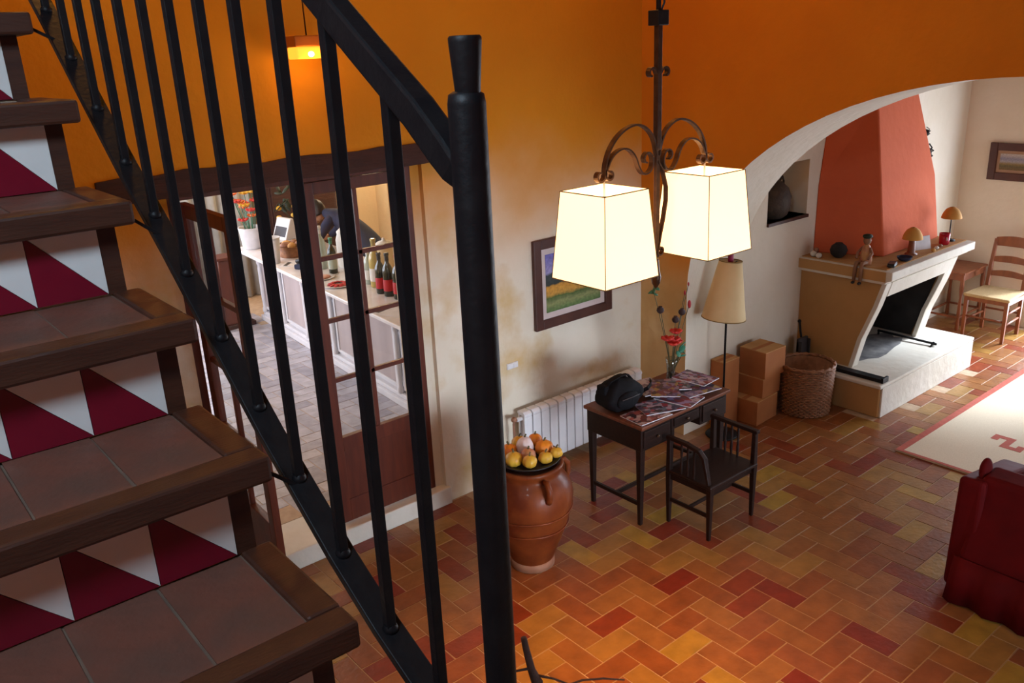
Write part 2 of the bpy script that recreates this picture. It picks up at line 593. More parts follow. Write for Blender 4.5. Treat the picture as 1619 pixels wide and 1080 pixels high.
# fireplace-room walls: back wall with a niche, right wall with the glazed-door opening, front wall, ceiling
b = MB()
b.box(5.6, 4.02, 0, 5.95, 4.5, 3.2)
b.box(6.52, 4.02, 0, 9.6, 4.5, 3.2)
b.box(5.95, 4.02, 0, 6.52, 4.5, 1.54)
b.box(5.95, 4.02, 2.0, 6.52, 4.5, 3.2)
b.box(5.95, 4.32, 1.54, 6.52, 4.5, 2.0)
struct(b.build('wall_fireplace', M['wall_cream']))
b = MB()
b.box(9.4, 3.12, 0, 9.6, 4.5, 3.2)
b.box(9.4, -.6, 0, 9.6, 1.32, 3.2)
b.box(9.4, 1.32, 2.25, 9.6, 3.12, 3.2)
struct(b.build('wall_right', M['wall_cream']))
b = MB()
b.box(5.6, -.7, 0, 6.1, -.5, 3.2)
b.box(8.7, -.7, 0, 9.6, -.5, 3.2)
b.box(6.1, -.7, 0, 8.7, -.5, .4)
b.box(6.1, -.7, 2.1, 8.7, -.5, 3.2)
struct(b.build('wall_front', M['ochre']))
b = MB()
b.box(5.6, -.7, 3.0, 9.6, 4.5, 3.1)
struct(b.build('ceiling_fireplace_room', M['ceiling']))


def window(name, axis, at_, a0, a1, z0, z1, nv, nh, mtl):
    """glazing frame in a wall opening; axis is the wall's normal, a the coordinate along the wall"""
    root = bpy.data.objects.new(name, None)
    COL.objects.link(root)
    root['kind'] = 'structure'

    def bx(nm, p0, p1, q0, q1, d=.02):
        b = MB()
        if axis == 'x':
            b.box(at_ - d, p0, q0, at_ + d, p1, q1)
        else:
            b.box(p0, at_ - d, q0, p1, at_ + d, q1)
        b.build(nm, mtl, root)
    w = .05
    bx('frame_side', a0, a0 + w, z0, z1)
    bx('frame_side', a1 - w, a1, z0, z1)
    bx('frame_head', a0 + w, a1 - w, z1 - w, z1)
    bx('frame_sill', a0 + w, a1 - w, z0, z0 + w)
    for i in range(1, nv):
        c = a0 + (a1 - a0) * i / nv
        bx('glazing_bar', c - .018, c + .018, z0 + w, z1 - w, .015)
    for i in range(1, nh):
        c = z0 + (z1 - z0) * i / nh
        bx('glazing_bar', a0 + w, a1 - w, c - .015, c + .015, .012)


WOODW = mat('window_wood', (.12, .03, .012), rough=.5)
window('window_1', 'x', 9.44, 1.32, 3.12, 0.0, 2.25, 2, 3, WOODW)
window('window_2', 'y', -.53, 6.1, 8.7, .4, 2.1, 3, 2, WOODW)
window('window_3', 'y', -2.53, 1.3, 3.9, .45, 2.05, 3, 2, WOODW)
window('window_4', 'x', -.86, -.1, .8, 3.65, 4.5, 1, 1, WOODW)
# niche sill
b = MB()
b.box(5.95, 4.0, 1.515, 6.525, 4.32, 1.54)
struct(b.build('trim_2', M['stair_wood']))

# main hall: left stair wall with window opening, rear wall, ceiling
b = MB()
b.box(-.95, -2.5, 0, -.65, -.1, 5.0)
b.box(-.95, .8, 0, -.65, 4.78, 5.0)
b.box(-.95, -.1, 0, -.65, .8, 3.65)
b.box(-.95, -.1, 4.5, -.65, .8, 5.0)
struct(b.build('wall_left', M['ochre']))
b = MB()
b.box(-.85, -2.7, 0, 1.3, -2.5, 5.0)
b.box(3.9, -2.7, 0, 5.6, -2.5, 5.0)
b.box(1.3, -2.7, 0, 3.9, -2.5, .45)
b.box(1.3, -2.7, 2.05, 3.9, -2.5, 5.0)
struct(b.build('wall_rear', M['ochre']))
b = MB()
b.box(-.85, -2.7, 5.0, 5.6, 4.78, 5.15)
struct(b.build('ceiling', M['ceiling']))

# bar room shell
b = MB()
b.box(.2, 10.6, 0, 6.4, 10.8, 3.1)
struct(b.build('wall_bar_back', M['wall_bar']))
b = MB()
b.box(6.2, 4.78, 0, 6.4, 10.8, 3.1)
struct(b.build('wall_bar_right', M['wall_bar']))
b = MB()
b.box(.2, 4.78, 0, .4, 10.8, 3.1)
struct(b.build('wall_bar_left', M['wall_bar']))
b = MB()
b.box(.2, 4.78, 3.0, 6.4, 10.8, 3.1)
struct(b.build('ceiling_bar', M['wall_bar']))
b = MB()
b.box(4.94, 4.5, 0, 6.4, 4.78, 3.1)
struct(b.build('wall_bar_front', M['wall_bar']))


# ------------------------------------------------------------------ herringbone floors
def brick_mesh(lx, ly, mtl):
    g, h, c = .006, .016, .001
    x, y = lx / 2 - g / 2, ly / 2 - g / 2
    b = MB()
    lo = [(-x, -y, -h), (x, -y, -h), (x, y, -h), (-x, y, -h)]
    md = [(-x, -y, -c * 1.7), (x, -y, -c * 1.7), (x, y, -c * 1.7), (-x, y, -c * 1.7)]
    tp = [(-x + c, -y + c, 0), (x - c, -y + c, 0), (x - c, y - c, 0), (-x + c, y - c, 0)]
    fs = [(0, 1, 5, 4), (1, 2, 6, 5), (2, 3, 7, 6), (3, 0, 4, 7), (4, 5, 9, 8), (5, 6, 10, 9), (6, 7, 11, 10), (7, 4, 8, 11), (8, 9, 10, 11)]
    b.add(lo + md + tp, fs)
    return b.mesh('brick', mtl), lo + md + tp, fs


def herringbone(floor, u, z, inside, near_mat, far_mat, limit, frame_margin=120):
    meH, vH, fH = brick_mesh(2 * u, u, near_mat)
    meV, vV, fV = brick_mesh(u, 2 * u, near_mat)
    cells = []
    for i in range(-30, 110):
        for j in range(-30, 110):
            m = (i - j) % 4
            if m == 0:
                c = ((i + 1) * u, (j + .5) * u, 0)
            elif m == 3:
                c = ((i + .5) * u, (j + 1) * u, 1)
            else:
                continue
            if not inside(c[0], c[1]):
                continue
            q = project((c[0], c[1], z))
            if q is None or not (-frame_margin < q[0] < 1619 + frame_margin and -frame_margin < q[1] < 1080 + frame_margin):
                continue
            infr = 0 <= q[0] <= 1619 and 0 <= q[1] <= 1080
            cells.append((0 if infr else 1, q[2], c))
    cells.sort()
    far = MB()
    for n, (_, _, c) in enumerate(cells):
        dz = random.uniform(-.0006, .0008)
        rx, ry = random.gauss(0, .0018), random.gauss(0, .0018)
        if n < limit:
            o = bpy.data.objects.new('brick', meV if c[2] else meH)
            COL.objects.link(o)
            o.parent = floor
            o.location = (c[0], c[1], z + dz)
            o.rotation_euler = (rx, ry, random.gauss(0, .006))
        else:
            vs = vV if c[2] else vH
            far.add([(c[0] + p[0], c[1] + p[1], z + dz + p[2] + p[0] * ry + p[1] * rx) for p in vs], fV)
    if far.v:
        o = far.build('brick_field', far_mat, floor)
        o['kind'] = 'stuff'


b = MB()
b.box(-.85, -2.5, -.12, 9.6, 4.5, -.002)
floor = struct(b.build('floor', M['mortar']))


def in_main(x, y):
    if x < .5 or x > 9.36:
        return False
    if 6.25 < x < 7.98 and y > 3.08:
        return False
    return -2.4 < y < (4.43 if x < 4.9 else 3.99)


herringbone(floor, .135, 0.0, in_main, M['brick'], M['brick_far'], 300)
b = MB()
b.box(.4, 4.80, -.12, 6.2, 10.6, .128)
floor_bar = struct(b.build('floor_bar', M['mortar']))
herringbone(floor_bar, .135, .13, lambda x, y: .6 < x < 3.75 and 4.86 < y < 10.4, M['bar_brick'], M['bar_brick_far'], 300)

# ------------------------------------------------------------------ staircase
RISE, RUN = .18, .245
SX0, SX1 = -.6, .473


def step_zy(k):
    return 2.938 - RISE * (k - 2), 1.953 - RUN * (k - 2)


def staircase():
    root = thing('staircase', 'stair flight with wood edged terracotta treads and white and crimson tiled risers', 'stairs', (0, 0, 0))
    K0, K1 = -5, 17
    poly = []
    for k in range(K1, K0 - 1, -1):
        z, y = step_zy(k)
        poly += [(y + .056, z - RISE - .03), (y + .056, z - .046)]
    zt, yt = step_zy(K0)
    poly += [(yt + .3, zt - .046), (yt + .3, zt - .35), ]
    zb, yb = step_zy(K1)
    poly += [(yb + .45, 0), (yb + .035, 0)]
    # concave polygon as strips: one slab per step
    b = MB()
    for k in range(K0, K1 + 1):
        z, y = step_zy(k)
        lo = max(0, z - .46)
        b.add([(SX0, y + .058, lo - (RISE if lo > 0 else 0)), (.44, y + .058, lo - (RISE if lo > 0 else 0)), (.44, y + RUN + .058, lo), (SX0, y + RUN + .058, lo),
               (SX0, y + .058, z - .05), (.44, y + .058, z - .05), (.44, y + RUN + .058, z - .05), (SX0, y + RUN + .058, z - .05)],
              [(3, 2, 1, 0), (4, 5, 6, 7), (0, 1, 5, 4), (1, 2, 6, 5), (2, 3, 7, 6), (3, 0, 4, 7)])
    b.build('stair_body', M['stair_plaster'], root)
    # shared meshes
    t = MB()
    t.box(SX0, 0, -.046, SX1, .055, 0)
    t.box(.418, .055, -.046, SX1, .303, 0)
    me_wood = t.mesh('tread', M['stair_wood'])
    t = MB()
    t.box(SX0, .055, -.04, .418, .303, -.006)
    me_bed = t.mesh('tile_bed', M['grout'])
    tw = .139
    t = MB()
    t.box(-tw / 2 + .0025, -.111, -.02, tw / 2 - .0025, .130, 0)
    me_tile = t.mesh('tread_tile', M['tread_tile'])
    t = MB()
    t.box(SX0, 0, 0, .412, .012, .136)
    me_riser = t.mesh('riser', M['grout'])
    rw = .127
    h = .136
    t = MB()
    e = .0006
    x0, x1 = -rw / 2 + e, rw / 2 - e
    t.mi = 1
    t.prism([(x0, .001), (x1 - .001, .001), (x0, h - .002)], 'y', -.008, 0)
    t.mi = 0
    t.prism([(x1, .0012), (x1, h - .001), (x0 + .001, h - .001)], 'y', -.008, 0)
    me_rt = t.mesh('riser_tile', [M['tile_white'], M['tile_red']])
    t = MB()
    t.box(.412, -.006, 0, .446, .03, .136)
    me_post = t.mesh('riser_post', M['stair_wood'])

    def put(me, name, par, loc, rot=(0, 0, 0), bev=0):
        o = bpy.data.objects.new(name, me)
        COL.objects.link(o)
        o.parent = par
        o.location = loc
        o.rotation_euler = rot
        if bev:
            m = o.modifiers.new('bevel', 'BEVEL')
            m.width, m.segments, m.limit_method = bev, 2, 'ANGLE'
        return o
    for k in range(K0, K1 + 1):
        z, y = step_zy(k)
        tr = put(me_wood, 'tread', root, (0, y, z), bev=.006)
        put(me_bed, 'tile_bed', tr, (0, 0, 0))
        rs = put(me_riser, 'riser', root, (0, y + RUN + .058, z - .002))
        put(me_post, 'riser_post', rs, (0, 0, 0))
        nt_ = 7 if -1 <= k <= 8 else 0
        for i in range(nt_):
            put(me_tile, 'tread_tile', tr, (.418 - tw / 2 - i * tw, .055 + .112, -.003 + random.uniform(-.002, .001)), (random.gauss(0, .006), random.gauss(0, .008), random.gauss(0, .01)))
        for i in range(nt_):
            put(me_rt, 'riser_tile', rs, (.412 - rw / 2 - i * rw, 0, .001))
    return root


staircase()


# ------------------------------------------------------------------ railing
def railing():
    X = .53
    root = thing('stair_railing', 'black iron stair railing with round capped newel post and square bars', 'railing', (X, .712, 1.80))
    O = (X, .712, 1.80)
    b = MB(O)
    b.lathe([(.0185, 1.80), (.0195, 2.3), (.0195, 2.948), (.0180, 2.957), (.013, 2.960)], (X, .712, 0), 28)
    nw = b.build('newel_post', M['iron'], root)
    b = MB(O)
    b.lathe([(.0125, 2.955), (.0130, 2.962), (.0165, 3.006), (.0165, 3.010), (.0150, 3.012)], (X, .709, 0), 28)
    b.build('cap', M['iron'], nw)

    def top_z(y):
        return 2.905 + (y - .754) * .69

    def bot_z(y):
        return 2.225 + (y - 1.126) * .742
    # handrail: flat section with rounded lower end at the newel
    b = MB(O)
    path = [(X, .722, 2.868), (X, .735, 2.882), (X, .754, 2.900), (X, .80, 2.938)] + [(X, y, top_z(y)) for y in (.9, 1.2, 1.6, 2.0, 2.4, 2.8)]
    b.tube(path, [.6, .9, 1, 1, 1, 1, 1, 1, 1, 1], flat=(.030, .036), up=(1, 0, 0))
    b.build('handrail', M['iron'], root, bevel=.004)
    b = MB(O)
    pth = [(X, .70, 2.045), (X, .80, 2.075), (X, .90, 2.118), (X, 1.0, 2.162), (X, 1.126, 2.232), (X, 1.343, 2.375), (X, 1.518, 2.508), (X, 1.701, 2.648),
           (X, 1.91, 2.80), (X, 2.12, 2.968), (X, 2.3, 3.115), (X, 2.7, 3.42), (X, 2.9, 3.56)]
    b.tube(pth, [1] * len(pth), flat=(.044, .016), up=(1, 0, 0))
    b.build('bottom_rail', M['iron'], root, bevel=.002)

    def bz(y):
        for (a, c) in zip(pth, pth[1:]):
            if a[1] <= y <= c[1]:
                t = (y - a[1]) / (c[1] - a[1])
                return a[2] + t * (c[2] - a[2])
        return c[2]
    y = .857
    while y < 2.8:
        b = MB(O)
        wob = random.uniform(-.002, .002)
        b.bar((X, y, bz(y) - .02), (X + wob, y, top_z(y)), .0155, .0155, up=(0, 1, 0))
        s = b.build('baluster', M['iron'], root, bevel=.0015)
        # hammered collar where the bar passes the rail
        c = MB(O)
        c.lathe([(.010, -.006), (.0125, -.002), (.0125, .004), (.009, .009)], (X, y, bz(y) + .008), 12)
        c.build('collar', M['iron'], s)
        y += .1315
    # brackets to the stair side
    for k in (1, 3, 5, 7):
        z, yy = step_zy(k)
        b = MB(O)
        b.bar((.455, yy + .03, z - .023), (X, yy + .03, bz(yy + .03) - .004 if yy > .72 else z - .03), .010, .006)
        b.build('bracket', M['iron'], root)
    b = MB(O)
    b.bar((.43, .712, 1.84), (X, .712, 1.84), .03, .03)
    b.bar((.43, .712, 1.98), (X, .712, 1.98), .02, .02)
    b.build('bracket', M['iron'], root)


railing()


# ------------------------------------------------------------------ doorway: beam, frame, leaves
b = MB()
n = 14
prev = None
vs = []
for i in range(n + 1):
    x = 1.08 + (3.10 - 1.08) * i / n
    dz, dz2 = random.uniform(-.012, .012), random.uniform(-.008, .008)
    vs += [(x, 4.44 + random.uniform(-.006, .006), 2.352 + dz2), (x, 4.60, 2.352 + dz2), (x, 4.60, 2.475 + dz), (x, 4.445 + random.uniform(-.006, .006), 2.475 + dz)]
fs = []
for i in range(n):
    for k in range(4):
        fs.append((i * 4 + k, i * 4 + (k + 1) % 4, i * 4 + 4 + (k + 1) % 4, i * 4 + 4 + k))
fs += [(3, 2, 1, 0), (n * 4, n * 4 + 1, n * 4 + 2, n * 4 + 3)]
b.add(vs, fs)
o = struct(b.build('trim_3', M['beam']))

b = MB()
b.box(1.40, 4.50, .13, 1.455, 4.60, 2.355)
b.box(2.845, 4.50, .13, 2.885, 4.60, 2.355)
b.box(1.455, 4.50, 2.325, 2.845, 4.60, 2.355)
struct(b.build('trim_4', M['door_wood'], bevel=.004))


def door_leaf(name, label, loc, rotz, sx):
    """leaf in local x (0..w away from the hinge), z from sill"""
    w, h0, h1, t = .685, .008, 2.19, .04
    root = thing(name, label, 'door', loc, rotz)
    root['kind'] = 'structure'
    st = .085
    b = MB()
    b.box(0, -t / 2, h0, st, t / 2, h1)
    b.build('hinge_stile', M['door_wood'], root, bevel=.003)
    b = MB()
    b.box(w - st * .8, -t / 2, h0, w, t / 2, h1)
    b.build('lock_stile', M['door_wood'], root, bevel=.003)
    b = MB()
    b.box(st, -t / 2, h1 - .07, w - st * .8, t / 2, h1)
    b.build('top_rail', M['door_wood'], root, bevel=.003)
    b = MB()
    b.box(st, -t / 2, h0, w - st * .8, t / 2, .16)
    b.box(st, -t / 2, .50, w - st * .8, t / 2, .595)
    b.build('bottom_rail', M['door_wood'], root, bevel=.003)
    b = MB()
    b.box(st, -t / 4, .16, w - st * .8, t / 4, .50)
    b.build('door_panel', M['door_wood'], root)
    g0, g1 = .595, h1 - .07
    xs = [st, (st + w - st * .8) / 2, w - st * .8]
    for k in range(1, 4):
        z = g0 + (g1 - g0) * k / 4
        b = MB()
        b.box(st, -t / 3, z - .014, w - st * .8, t / 3, z + .014)
        b.build('glazing_bar', M['door_wood'], root, bevel=.003)
    b = MB()
    b.box(xs[1] - .014, -t / 3, g0, xs[1] + .014, t / 3, g1)
    b.build('glazing_bar', M['door_wood'], root, bevel=.003)
    for c in range(2):
        for k in range(4):
            za, zb = g0 + (g1 - g0) * k / 4, g0 + (g1 - g0) * (k + 1) / 4
            b = MB()
            b.box(xs[c] + .008, -.002, za + .008, xs[c + 1] - .008, .002, zb - .008)
            b.build('pane', M['glass'], root)
    b = MB()
    b.lathe([(.008, 0), (.008, .03), (.022, .035), (.026, .05), (.018, .062)], (w - .04, 0, 1.02), 14, Matrix.Rotation(-sx * PI / 2, 3, 'X') if sx else None)
    b.build('door_knob', M['white'], root)
    return root


# closed right leaf hinged on the right jamb, left leaf swung open into the hall
door_leaf('door_1', 'closed right leaf of the glazed red-brown double door to the bar', (2.845, 4.52, .132), PI, -1)
door_leaf('door_2', 'open left leaf of the glazed red-brown double door swung into the hall', (1.475, 4.47, .132), -PI / 2 - .03, 1)


# ------------------------------------------------------------------ radiator, picture, switch
def radiator():
    y0, y1, zt, zb = 4.33, 4.41, .52, .08
    root = thing('radiator', 'white ribbed column radiator on the wall behind the desk', 'radiator', (3.56, 4.37, 0))
    O = (3.56, 4.37, 0)
    n = 15
    p = .083
    proto = None
    for i in range(n):
        if proto is None:
            b = MB()
            for s in (-1, 1):
                pass
            b.box(-.037, -.04, zb, .037, -.022, zt - .035)
            b.box(-.012, -.022, zb + .03, .012, .03, zt - .03)
            b.box(-.030, .026, zb, .030, .04, zt - .02)
            b.prism([(-.04, zt - .035), (.04, zt - .02), (.04, zt), (-.02, zt), (-.04, zt - .015)], 'x', -.036, .036)
            proto = b.mesh('section', M['white'])
        o = bpy.data.objects.new('section', proto)
        COL.objects.link(o)
        o.parent = root
        o.location = (.045 + i * p, 0, 0)
        m = o.modifiers.new('bevel', 'BEVEL')
        m.width, m.segments, m.limit_method = .004, 2, 'ANGLE'
    for z in (zb + .03, zt - .05):
        b = MB()
        b.tube([(-.03, 0, z), (n * p + .03, 0, z)], .016, 12)
        b.build('header_pipe', M['white'], root)
    b = MB()
    b.tube([(-.03, 0, zt - .05), (-.055, 0, zt - .05), (-.06, 0, zt - .07), (-.06, 0, 0)], .009, 10)
    b.ball((-.055, 0, zt - .04), .022)
    b.build('valve_pipe', M['jar_raw'], root)
    for x in (.2, 1.0):
        b = MB()
        b.box(x - .01, 0, .25, x + .01, .096, .28)
        b.box(x - .01, 0, zt - .09, x + .01, .096, zt - .06)
        b.build('wall_bracket', M['white'], root)


radiator()


def painting_mat(name, bands, noise=.12):
    m, nt, b = new_mat(name)
    tc = N(nt, 'ShaderNodeTexCoord')
    sp = N(nt, 'ShaderNodeSeparateXYZ')
    nt.links.new(tc.outputs['Generated'], sp.inputs[0])
    n = N(nt, 'ShaderNodeTexNoise')
    n.inputs['Scale'].default_value = 7
    n.inputs['Detail'].default_value = 6
    nt.links.new(tc.outputs['Generated'], n.inputs['Vector'])
    ma = N(nt, 'ShaderNodeMath', operation='MULTIPLY_ADD')
    nt.links.new(n.outputs['Fac'], ma.inputs[0])
    ma.inputs[1].default_value = noise
    nt.links.new(sp.outputs['Z'], ma.inputs[2])
    r = ramp(nt, bands)
    nt.links.new(ma.outputs[0], r.inputs[0])
    mx = N(nt, 'ShaderNodeMix', data_type='RGBA', blend_type='OVERLAY')
    mx.inputs[0].default_value = .6
    n2 = N(nt, 'ShaderNodeTexNoise')
    n2.inputs['Scale'].default_value = 22
    nt.links.new(tc.outputs['Generated'], n2.inputs['Vector'])
    nt.links.new(r.outputs[0], mx.inputs[6])
    nt.links.new(n2.outputs['Fac'], mx.inputs[7])
    nt.links.new(mx.outputs[2], b.inputs['Base Color'])
    b.inputs['Roughness'].default_value = .6
    return m


M['paint_a'] = painting_mat('landscape_painting', [(0, (.03, .08, .02)), (.10, (.10, .17, .05)), (.20, (.22, .24, .09)), (.30, (.05, .10, .02)), (.36, (.50, .26, .04)), (.50, (.55, .26, .03)),
                                                   (.53, (.02, .03, .025)), (.70, (.03, .045, .05)), (.74, (.30, .27, .50)), (1, (.14, .13, .40))])
M['paint_b'] = painting_mat('seascape_painting', [(0, (.16, .09, .03)), (.3, (.10, .08, .03)), (.45, (.22, .15, .05)), (.58, (.30, .28, .30)), (.75, (.20, .20, .28)), (1, (.42, .36, .33))])
M['mat_board'] = mat('mat_board', (.60, .50, .47), (.55, .45, .42), rough=.9)
M['mat_board_tan'] = mat('tan_mat_board', (.40, .24, .15), rough=.9)
M['frame_brown'] = mat('dark_frame', (.045, .010, .007), (.07, .018, .01), rough=.45, scale=6)


def picture(label, loc, rotz, w, h, fw, mw, paint, board):
    root = thing('framed_picture', label, 'picture', loc, rotz)
    d = .03
    for (x0, z0, x1, z1) in ((0, 0, fw, h), (w - fw, 0, w, h), (fw, 0, w - fw, fw), (fw, h - fw, w - fw, h)):
        b = MB()
        b.box(x0, -d, z0, x1, 0, z1)
        b.build('frame_rail', M['frame_brown'], root, bevel=.005)
    b = MB()
    b.box(fw, -.012, fw, w - fw, -.002, h - fw)
    b.build('mat_board', board, root)
    b = MB()
    b.box(fw + mw, -.016, fw + mw, w - fw - mw, -.012, h - fw - mw)
    b.build('canvas', paint, root)


picture('dark framed landscape painting with orange field on the wall above the desk', (3.805, 4.463, 1.05), 0, .775, .66, .07, .045, M['paint_a'], M['mat_board'])
picture('small dark framed seascape painting on the wall above the ladder-back chair', (9.395, 3.75, 1.49), -PI / 2, .56, .37, .075, .03, M['paint_b'], M['mat_board_tan'])

root = thing('light_switch', 'white light switch plate on the wall above the large jar', 'switch', (3.585, 4.466, .85))
b = MB()
b.box(-.05, -.012, -.022, .05, 0, .022)
b.build('plate', M['white'], root, bevel=.003)
for x in (-.024, .024):
    b = MB()
    b.box(x - .02, -.017, -.016, x + .02, -.012, .016)
    b.build('rocker', M['white'], root, bevel=.002)


# ------------------------------------------------------------------ desk and things on it
def desk():
    x0, x1, y0, y1, h = 3.66, 4.53, 3.30, 3.80, .72
    root = thing('writing_desk', 'dark wooden writing desk with red-brown top strewn with magazines', 'desk', (x0, y0, 0))
    O = (x0, y0, 0)
    b = MB(O)
    b.box(x0 - .01, y0 - .015, h - .025, x1 + .01, y1 + .01, h)
    b.build('desk_top', M['desk_top'], root, bevel=.006)
    for (a, c, zz) in ((x0, x0 + .29, h - .18), (x1 - .29, x1, h - .18), (x0 + .29, x1 - .29, h - .12)):
        b = MB(O)
        b.box(a + .004, y0 + .006, zz, c - .004, y1 - .01, h - .026)
        dr = b.build('drawer_box', M['dark_wood'], root, bevel=.004)
        f = MB(O)
        f.box(a + .025, y0 - .002, zz + .02, c - .025, y0 + .006, h - .045)
        f.build('drawer_front', M['dark_wood'], dr, bevel=.003)
        f = MB(O)
        f.ball(((a + c) / 2, y0 - .012, (zz + h - .03) / 2), .011)
        f.build('knob', M['iron_brown'], dr)
    for (lx, ly) in ((x0 + .03, y0 + .035), (x1 - .03, y0 + .035), (x0 + .03, y1 - .035), (x1 - .03, y1 - .035)):
        b = MB(O)
        b.taper((lx, ly, 0), .026, (lx, ly, h - .03), .048)
        # curved knee under the apron
        b.build('leg', M['dark_wood'], root, bevel=.003)
    for lx in (x0 + .03, x1 - .03):
        b = MB(O)
        b.bar((lx, y0 + .035, .15), (lx, y1 - .035, .15), .022, .026)
        b.build('stretcher', M['dark_wood'], root, bevel=.003)
    b = MB(O)
    b.bar((x0 + .03, (y0 + y1) / 2, .15), (x1 - .03, (y0 + y1) / 2, .15), .022, .026)
    b.build('stretcher', M['dark_wood'], root, bevel=.003)
    return h


HD = desk()


def mag_mat(name, cols, seed):
    m, nt, b = new_mat(name)
    tc = N(nt, 'ShaderNodeTexCoord')
    mp = N(nt, 'ShaderNodeMapping')
    mp.inputs['Location'].default_value = (seed * 3.1, seed * 1.7, 0)
    nt.links.new(tc.outputs['Generated'], mp.inputs[0])
    v = N(nt, 'ShaderNodeTexVoronoi', distance='MANHATTAN')
    v.inputs['Scale'].default_value = 7
    nt.links.new(mp.outputs[0], v.inputs['Vector'])
    sp = N(nt, 'ShaderNodeSeparateColor')
    nt.links.new(v.outputs['Color'], sp.inputs[0])
    r = ramp(nt, [(i / len(cols), c) for i, c in enumerate(cols)], 'CONSTANT')
    nt.links.new(sp.outputs[0], r.inputs[0])
    nt.links.new(r.outputs[0], b.inputs['Base Color'])
    b.inputs['Roughness'].default_value = .3
    return m


PR = [
    [(.34, .26, .52), (.10, .07, .12), (.52, .47, .58), (.26, .03, .05), (.07, .06, .14)],
    [(.06, .05, .12), (.34, .04, .06), (.42, .38, .52), (.12, .20, .28), (.03, .02, .03)],
    [(.34, .10, .09), (.44, .30, .32), (.12, .03, .03), (.05, .03, .04), (.50, .44, .46)],
    [(.14, .12, .30), (.38, .30, .10), (.32, .28, .44), (.06, .05, .07), (.20, .06, .10)],
    [(.50, .50, .60), (.40, .42, .56), (.14, .12, .22), (.30, .26, .40), (.56, .54, .60)],
]
mags = [
    (3.81, 3.395, .20, .27, 1.5, 2, 'magazine with red and pink cover at the near left desk corner'),
    (3.96, 3.42, .21, .28, 1.2, 1, 'dark printed magazine near the front edge of the desk'),
    (4.14, 3.40, .20, .27, .2, 0, 'violet magazine at the middle of the desk front'),
    (4.33, 3.42, .21, .28, 1.4, 3, 'blue and yellow magazine at the right end of the desk'),
    (4.11, 3.65, .20, .27, -.3, 4, 'pale blue magazine beside the black bag'),
    (4.23, 3.56, .20, .26, .9, 1, 'dark open magazine at the centre of the desk'),
    (4.43, 3.50, .19, .26, .1, 0, 'violet magazine in front of the flower vase'),
    (4.11, 3.50, .19, .25, -.8, 3, 'blue printed magazine lying across the other magazines'),
]
for i, (x, y, w, h, a, c, lab) in enumerate(mags):
    z = HD + .0015 + .0085 * i
    root = thing('magazine', lab, 'magazine', (x, y, z), a, 'magazines on the desk')
    b = MB()
    b.box(-w / 2, -h / 2, .001, w / 2 - .002, h / 2, .006)
    b.build('pages', M['paper'], root)
    b = MB()
    nn = 6
    vs, fs = [], []
    for k in range(nn + 1):
        xx = -w / 2 + w * k / nn
        zz = .0065 + (.004 * (k / nn) ** 3 if i in (2, 4) else 0)
        vs += [(xx, -h / 2 - .001, zz), (xx, h / 2 + .001, zz), (xx, -h / 2 - .001, zz + .001), (xx, h / 2 + .001, zz + .001)]
    for k in range(nn):
        q = k * 4
        fs += [(q, q + 4, q + 5, q + 1), (q + 2, q + 3, q + 7, q + 6), (q, q + 2, q + 6, q + 4), (q + 1, q + 5, q + 7, q + 3)]
    fs += [(0, 1, 3, 2), (nn * 4, nn * 4 + 2, nn * 4 + 3, nn * 4 + 1)]
    b.add(vs, fs)
    b.build('cover', mag_mat('magazine_print_%d' % i, PR[c], i), root)


def bag():
    root = thing('shoulder_bag', 'slumped black shoulder bag on the left end of the desk', 'bag', (3.79, 3.62, HD))
    b = MB()
    # lumpy soft body
    import itertools
    seg, rings = 28, 16
    vs, fs = [], []
    for k in range(rings + 1):
        ph = PI * k / rings
        for i in range(seg):
            t = 2 * PI * i / seg
            sx = abs(math.cos(t)) ** .55 * math.copysign(1, math.cos(t))
            sy = abs(math.sin(t)) ** .55 * math.copysign(1, math.sin(t))
            s = math.sin(ph) ** .55
            z = -math.cos(ph)
            lump = 1 + .06 * math.sin(3 * t + 2 * ph) + .04 * math.sin(7 * t - 3 * ph)
            vs.append((.155 * sx * s * lump * (1 - .22 * max(z, 0)), .115 * sy * s * lump * (1 - .2 * max(z, 0)), .105 + .104 * z * (1 + .06 * math.sin(2 * t))))
    for k in range(rings):
        for i in range(seg):
            j = (i + 1) % seg
            fs.append((k * seg + i, k * seg + j, (k + 1) * seg + j, (k + 1) * seg + i))
    vs = [(p[0], p[1], max(p[2], .001)) for p in vs]
    b.add(vs, fs, sm=True)
    body = b.build('body', M['bag'], root)
    b = MB()
    b.ball((-.02, -.105, .085), (.10, .035, .06), 20, 10)
    pk = b.build('front_pocket', M['bag'], root)
    b = MB()
    b.tube([(-.10, -.135, .115), (-.02, -.142, .118), (.06, -.135, .115)], .003, 6)
    b.build('zip', M['slate'], pk)
    b = MB()
    b.tube([(-.13, 0, .16), (-.10, -.02, .215), (-.02, -.03, .235), (.06, -.02, .222), (.12, .0, .17)], [1] * 5, flat=(.03, .006), up=(0, 1, 0))
    b.build('handle', M['bag'], root)
    b = MB()
    b.tube([(.12, .06, .15), (.17, .05, .10), (.20, .0, .04), (.22, -.06, .088), (.30, -.02, .088), (.34, .03, .086)], [1] * 6, flat=(.028, .005), up=(0, 0, 1))
    b.build('strap', M['bag'], root)
    b = MB()
    b.box(-.155, -.03, .13, -.11, .05, .19)
    b.build('side_flap', M['bag'], root, bevel=.012)


bag()


